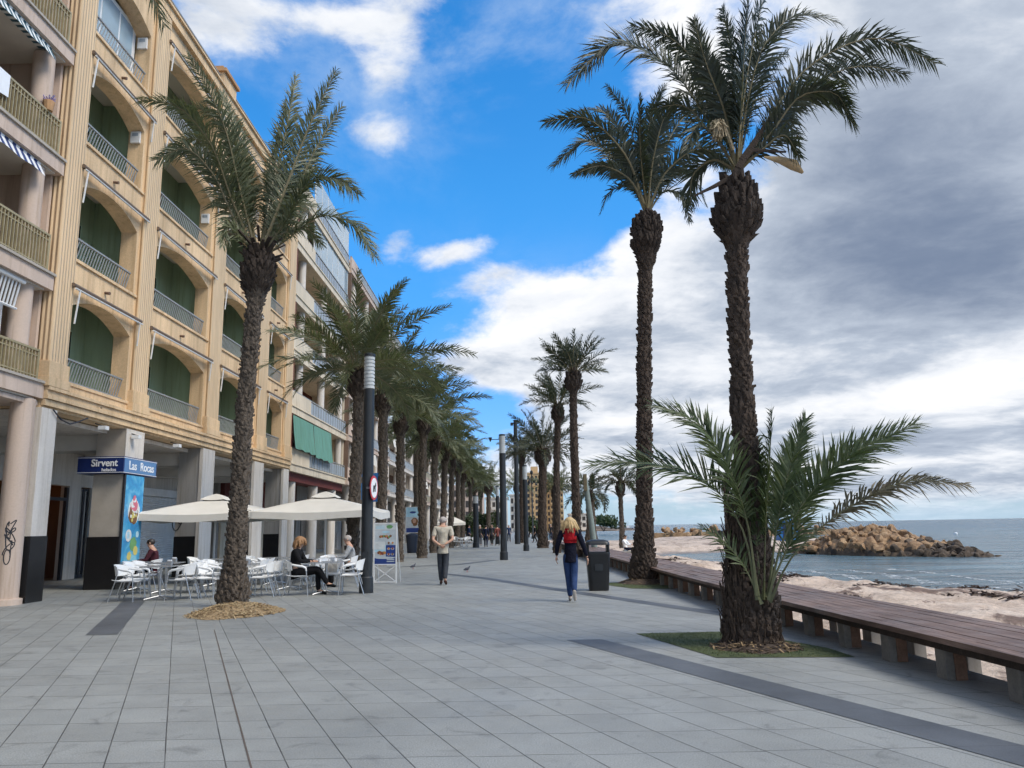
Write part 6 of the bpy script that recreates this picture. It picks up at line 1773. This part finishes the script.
def isl_h(u, v):
    base = max(0, 1-abs(u)**2.2)
    pk = .55 + .45*math.exp(-((u+.15)/.42)**2)
    if u > .45: pk *= 1 - .75*(u-.45)/.55
    return 1.95*base**.8*pk*max(0,1-abs(v)**2)**.6
HWv = 3.4
m = MB(); nu, nv = 190, 64; vs=[]; fs=[]
def cellh(x, y, z, sc_):
    dd, pp = mnoise.voronoi(Vector((x,y,z))*sc_); return min(1.0, (dd[1]-dd[0])*1.6), mnoise.cell(pp[0]*7.3)
for i in range(nu+1):
    for j in range(nv+1):
        u = -1+2*i/nu; v = -1+2*j/nv; q = ctr + ua*u*hl + vb*v*HWv*math.sqrt(max(.02,1-u*u*.9)); h0 = isl_h(u,v)
        e_, c_ = cellh(q.x, q.y, h0, 1.25)
        k = min(1, h0*3); zt_ = -1.05+h0 + k*(.34*e_**.6 + .22*c_ - .12)
        vs.append((q.x,q.y,zt_))
for i in range(nu):
    for j in range(nv): a=i*(nv+1)+j; fs.append((a,a+nv+1,a+nv+2,a+1))
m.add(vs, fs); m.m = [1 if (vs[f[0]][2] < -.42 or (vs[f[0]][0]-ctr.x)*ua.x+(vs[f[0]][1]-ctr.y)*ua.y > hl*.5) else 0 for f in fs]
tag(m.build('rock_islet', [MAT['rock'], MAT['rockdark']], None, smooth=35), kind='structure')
cnt = 0
for i in range(214):
    if i < 180: u = -1+2*((i%30)+gb.random())/30; v = -1+1.15*((i//30)+gb.random())/6
    else: u = gb.uniform(-.9,.9); v = gb.uniform(0,.8)
    h = isl_h(u,v); q = ctr + ua*u*hl*1.0 + vb*v*HWv*math.sqrt(max(.02,1-u*u*.9))
    r = gb.uniform(.22,.42) if h > .3 else gb.uniform(.2,.34)
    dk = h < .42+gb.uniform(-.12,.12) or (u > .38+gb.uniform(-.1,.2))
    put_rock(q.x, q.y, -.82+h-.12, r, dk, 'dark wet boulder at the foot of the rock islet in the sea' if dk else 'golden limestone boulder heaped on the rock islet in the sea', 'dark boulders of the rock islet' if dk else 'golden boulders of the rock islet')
for i in range(85):
    t = gb.random(); px = 648+ (834-648)*t; Yd = 124+ 14*t + gb.uniform(-2,2); p0 = atY(px, 532, Yd)
    r = gb.uniform(.42,.72); hh = gb.uniform(0,1)**.8*(1.5 if t < .5 else 1.1)
    put_rock(p0.x, Yd, -.6+hh, r, False, 'golden boulder of the far low breakwater behind the sand spit', 'boulders of the far breakwater')
m = MB(); q0 = atY(646,532,124); q1 = atY(836,532,138)
m.bar((q0.x,125.2,-.4),(q1.x,139.2,-.4),4.2,1.1); tag(m.build('breakwater', MAT['rock']), kind='structure')
# wrack of dead seaweed along the water line and strewn on the sand
m = MB(); gw = random.Random(31)
shp = [Vector((x,y,0)) for x,y in shore]
def weed(cx, cy, z, n, sp):
    for _ in range(n):
        x = cx+gw.gauss(0,sp*1.6); y = cy+gw.gauss(0,sp*.6); a = gw.uniform(0,6.28); l = gw.uniform(.03,.09)
        zz_ = z+gw.uniform(.0,.10)*math.exp(-((x-cx)/sp)**2)
        m.bar((x-l*math.cos(a),y-l*math.sin(a),zz_+gw.uniform(-.02,.03)),(x+l*math.cos(a),y+l*math.sin(a),zz_+gw.uniform(-.01,.05)),gw.uniform(.02,.06),.014)
def sandz(x, y):
    i = min(max(np.searchsorted(xs, x)-1,0),len(xs)-2); j = min(max(np.searchsorted(yy, y)-1,0),len(yy)-2); return float(Z[j,i])
for a_, c_e in zip(shp, shp[1:]):
    k = int((c_e-a_).length/.35)
    for i in range(k):
        q = a_.lerp(c_e, i/k); off = gw.uniform(.3,1.6); q = q - Vector((off, off*.25, 0))
        if gw.random() < .75: weed(q.x, q.y, sandz(q.x,q.y), 55, .28)
for _ in range(60):
    y = gw.uniform(6,40); x = gw.uniform(bench_front(y)+1.8, max(bench_front(y)+2.5, 11.0-(y>30)*1.0+max(0,(22-y)*.25)))
    weed(x, y, sandz(x,y), 36, gw.uniform(.1,.3))
tag(m.build('seaweed', simple('dead_seaweed', (.055,.034,.024), .9, .5, 12)), 'dark brown dead seaweed strewn over the sand by the water', 'seaweed', kind='stuff')
# headland far right of the tower
m = MB(); nu, nv = 40, 10; vs=[]; fs=[]
for i in range(nu+1):
    for j in range(nv+1):
        u=i/nu; v=j/nv; x=22+34*u; y=350+40*v; h = 4.2*math.sin(math.pi*v)*(1-u)**.6*(.7+.5*mnoise.noise(Vector((u*5,v*3,2)))); vs.append((x,y,-.9+max(0,h)+.25))
for i in range(nu):
    for j in range(nv): a=i*(nv+1)+j; fs.append((a,a+nv+1,a+nv+2,a+1))
m.add(vs, fs); tag(m.build('headland', MAT['rockdark'], None, smooth=60), kind='structure')
T = thing('boat', 'tiny dark boat on the horizon right of the leaning post', 'boat', (atY(628,526,420).x, 420, -.75))
m = MB(); loft(m, [(0,[(-2.2,-.6),(1.6,-.6),(2.4,0),(1.6,.6),(-2.2,.6)]),(.9,[(-2.5,-.8),(2,-.8),(3.1,0),(2,.8),(-2.5,.8)])]); m.build('hull', MAT['navy'], T)
m = MB(); m.box(-1.2,.6,-.5,.5,.9,2.0); m.build('cabin', MAT['signwhite'], T); m = MB(); m.tube([(0,0,2.0),(0,0,4.2)], .06, 6); m.build('mast', MAT['lamppost'], T)
m = MB(); m.lathe([(-.1,.1),(0,.22),(.25,.22),(.35,.1)], 12); o = m.build('buoy', MAT['signwhite'], None, smooth=50); p0 = atY(956,534,115); o.location=(p0.x,115,-.75); tag(o, 'small white buoy floating beyond the rock islet', 'buoy')

# ------------------------------------------------------------------ shrubs at the end of the promenade
def shrub(label, x, y, rx, ry, h, n, seed, name='shrub', leafs=.22):
    T = thing(name, label, 'shrub', (x,y,0), group='shrubs at the far end of the promenade')
    g = np.random.default_rng(seed); lumps = [(g.uniform(-.6,.6)*rx, g.uniform(-.6,.6)*ry, g.uniform(.3,.8)*h, g.uniform(.3,.5)) for _ in range(9)]
    c = np.array([lumps[i] for i in g.integers(0,9,n)])
    d_ = norm(g.normal(size=(n,3)))*(g.random(n)**.4)[:,None]
    P = c[:,:3] + d_*np.stack([c[:,3]*rx, c[:,3]*ry, c[:,3]*h*.7],1)
    P[:,2] = np.abs(P[:,2])
    a = norm(g.normal(size=(n,3)))*leafs; b_ = norm(np.cross(a, g.normal(size=(n,3))))*leafs*.4
    V = np.stack([P-a, P+b_, P+a, P-b_],1).reshape(-1,3); i0 = np.arange(n)*4
    A = Arr(); A.add(V, np.stack([i0,i0+1,i0+2,i0+3],1), 0); A.build('foliage', [MAT['bush']], T)
    m = MB(); 
    for k in range(5): m.tube([(0,0,0),(rx*.3*math.cos(k*1.3),ry*.3*math.sin(k*1.3),h*.6)], [.07,.03], 6)
    m.build('stem', MAT['trunkb'], T)
for i, (px, Yd, rx, ry, h, n, lb_) in enumerate(((456,82,1.5,1.5,3.6,2600,'big round green shrub right of the far parasol'), (466,84,1.2,1.2,3.0,1800,'green shrub just right of the big round one'), (447,80,1.0,1.0,2.6,1400,'dark shrub left of the big round one behind the parasol'),
      (484,96,1.7,1.4,3.0,2200,'dark shrub below the middle palm'), (494,98,1.5,1.4,3.4,2000,'taller shrub right of the middle palm'), (529,112,1.6,1.5,3.0,1600,'far shrub right of the mast'), (537,116,1.4,1.3,2.4,1400,'far shrub before the apartment slab'), (604,210,6,4,4.0,1600,'low scrub on the far shore right of the thin palm'))):
    p0 = atY(px, 540, Yd); shrub(lb_, p0.x, Yd, rx, ry, h, n, 40+i, leafs=.2 if Yd < 150 else .5)

# ------------------------------------------------------------------ render settings
sc.render.engine = 'CYCLES'
sc.cycles.adaptive_threshold = .03; sc.cycles.max_bounces = 5; sc.cycles.diffuse_bounces = 3; sc.cycles.glossy_bounces = 3; sc.cycles.transparent_max_bounces = 6; sc.cycles.transmission_bounces = 3
sc.cycles.use_denoising = True
try: sc.cycles.denoiser = 'OPENIMAGEDENOISE'
except Exception: pass
sc.cycles.sample_clamp_indirect = 8
sc.render.resolution_x = 1024; sc.render.resolution_y = 768
sc.view_settings.view_transform = 'Standard'
sc.view_settings.look = 'None'
sc.view_settings.exposure = 0.76
sc.view_settings.gamma = 1.0
sc.view_settings.use_curve_mapping = False
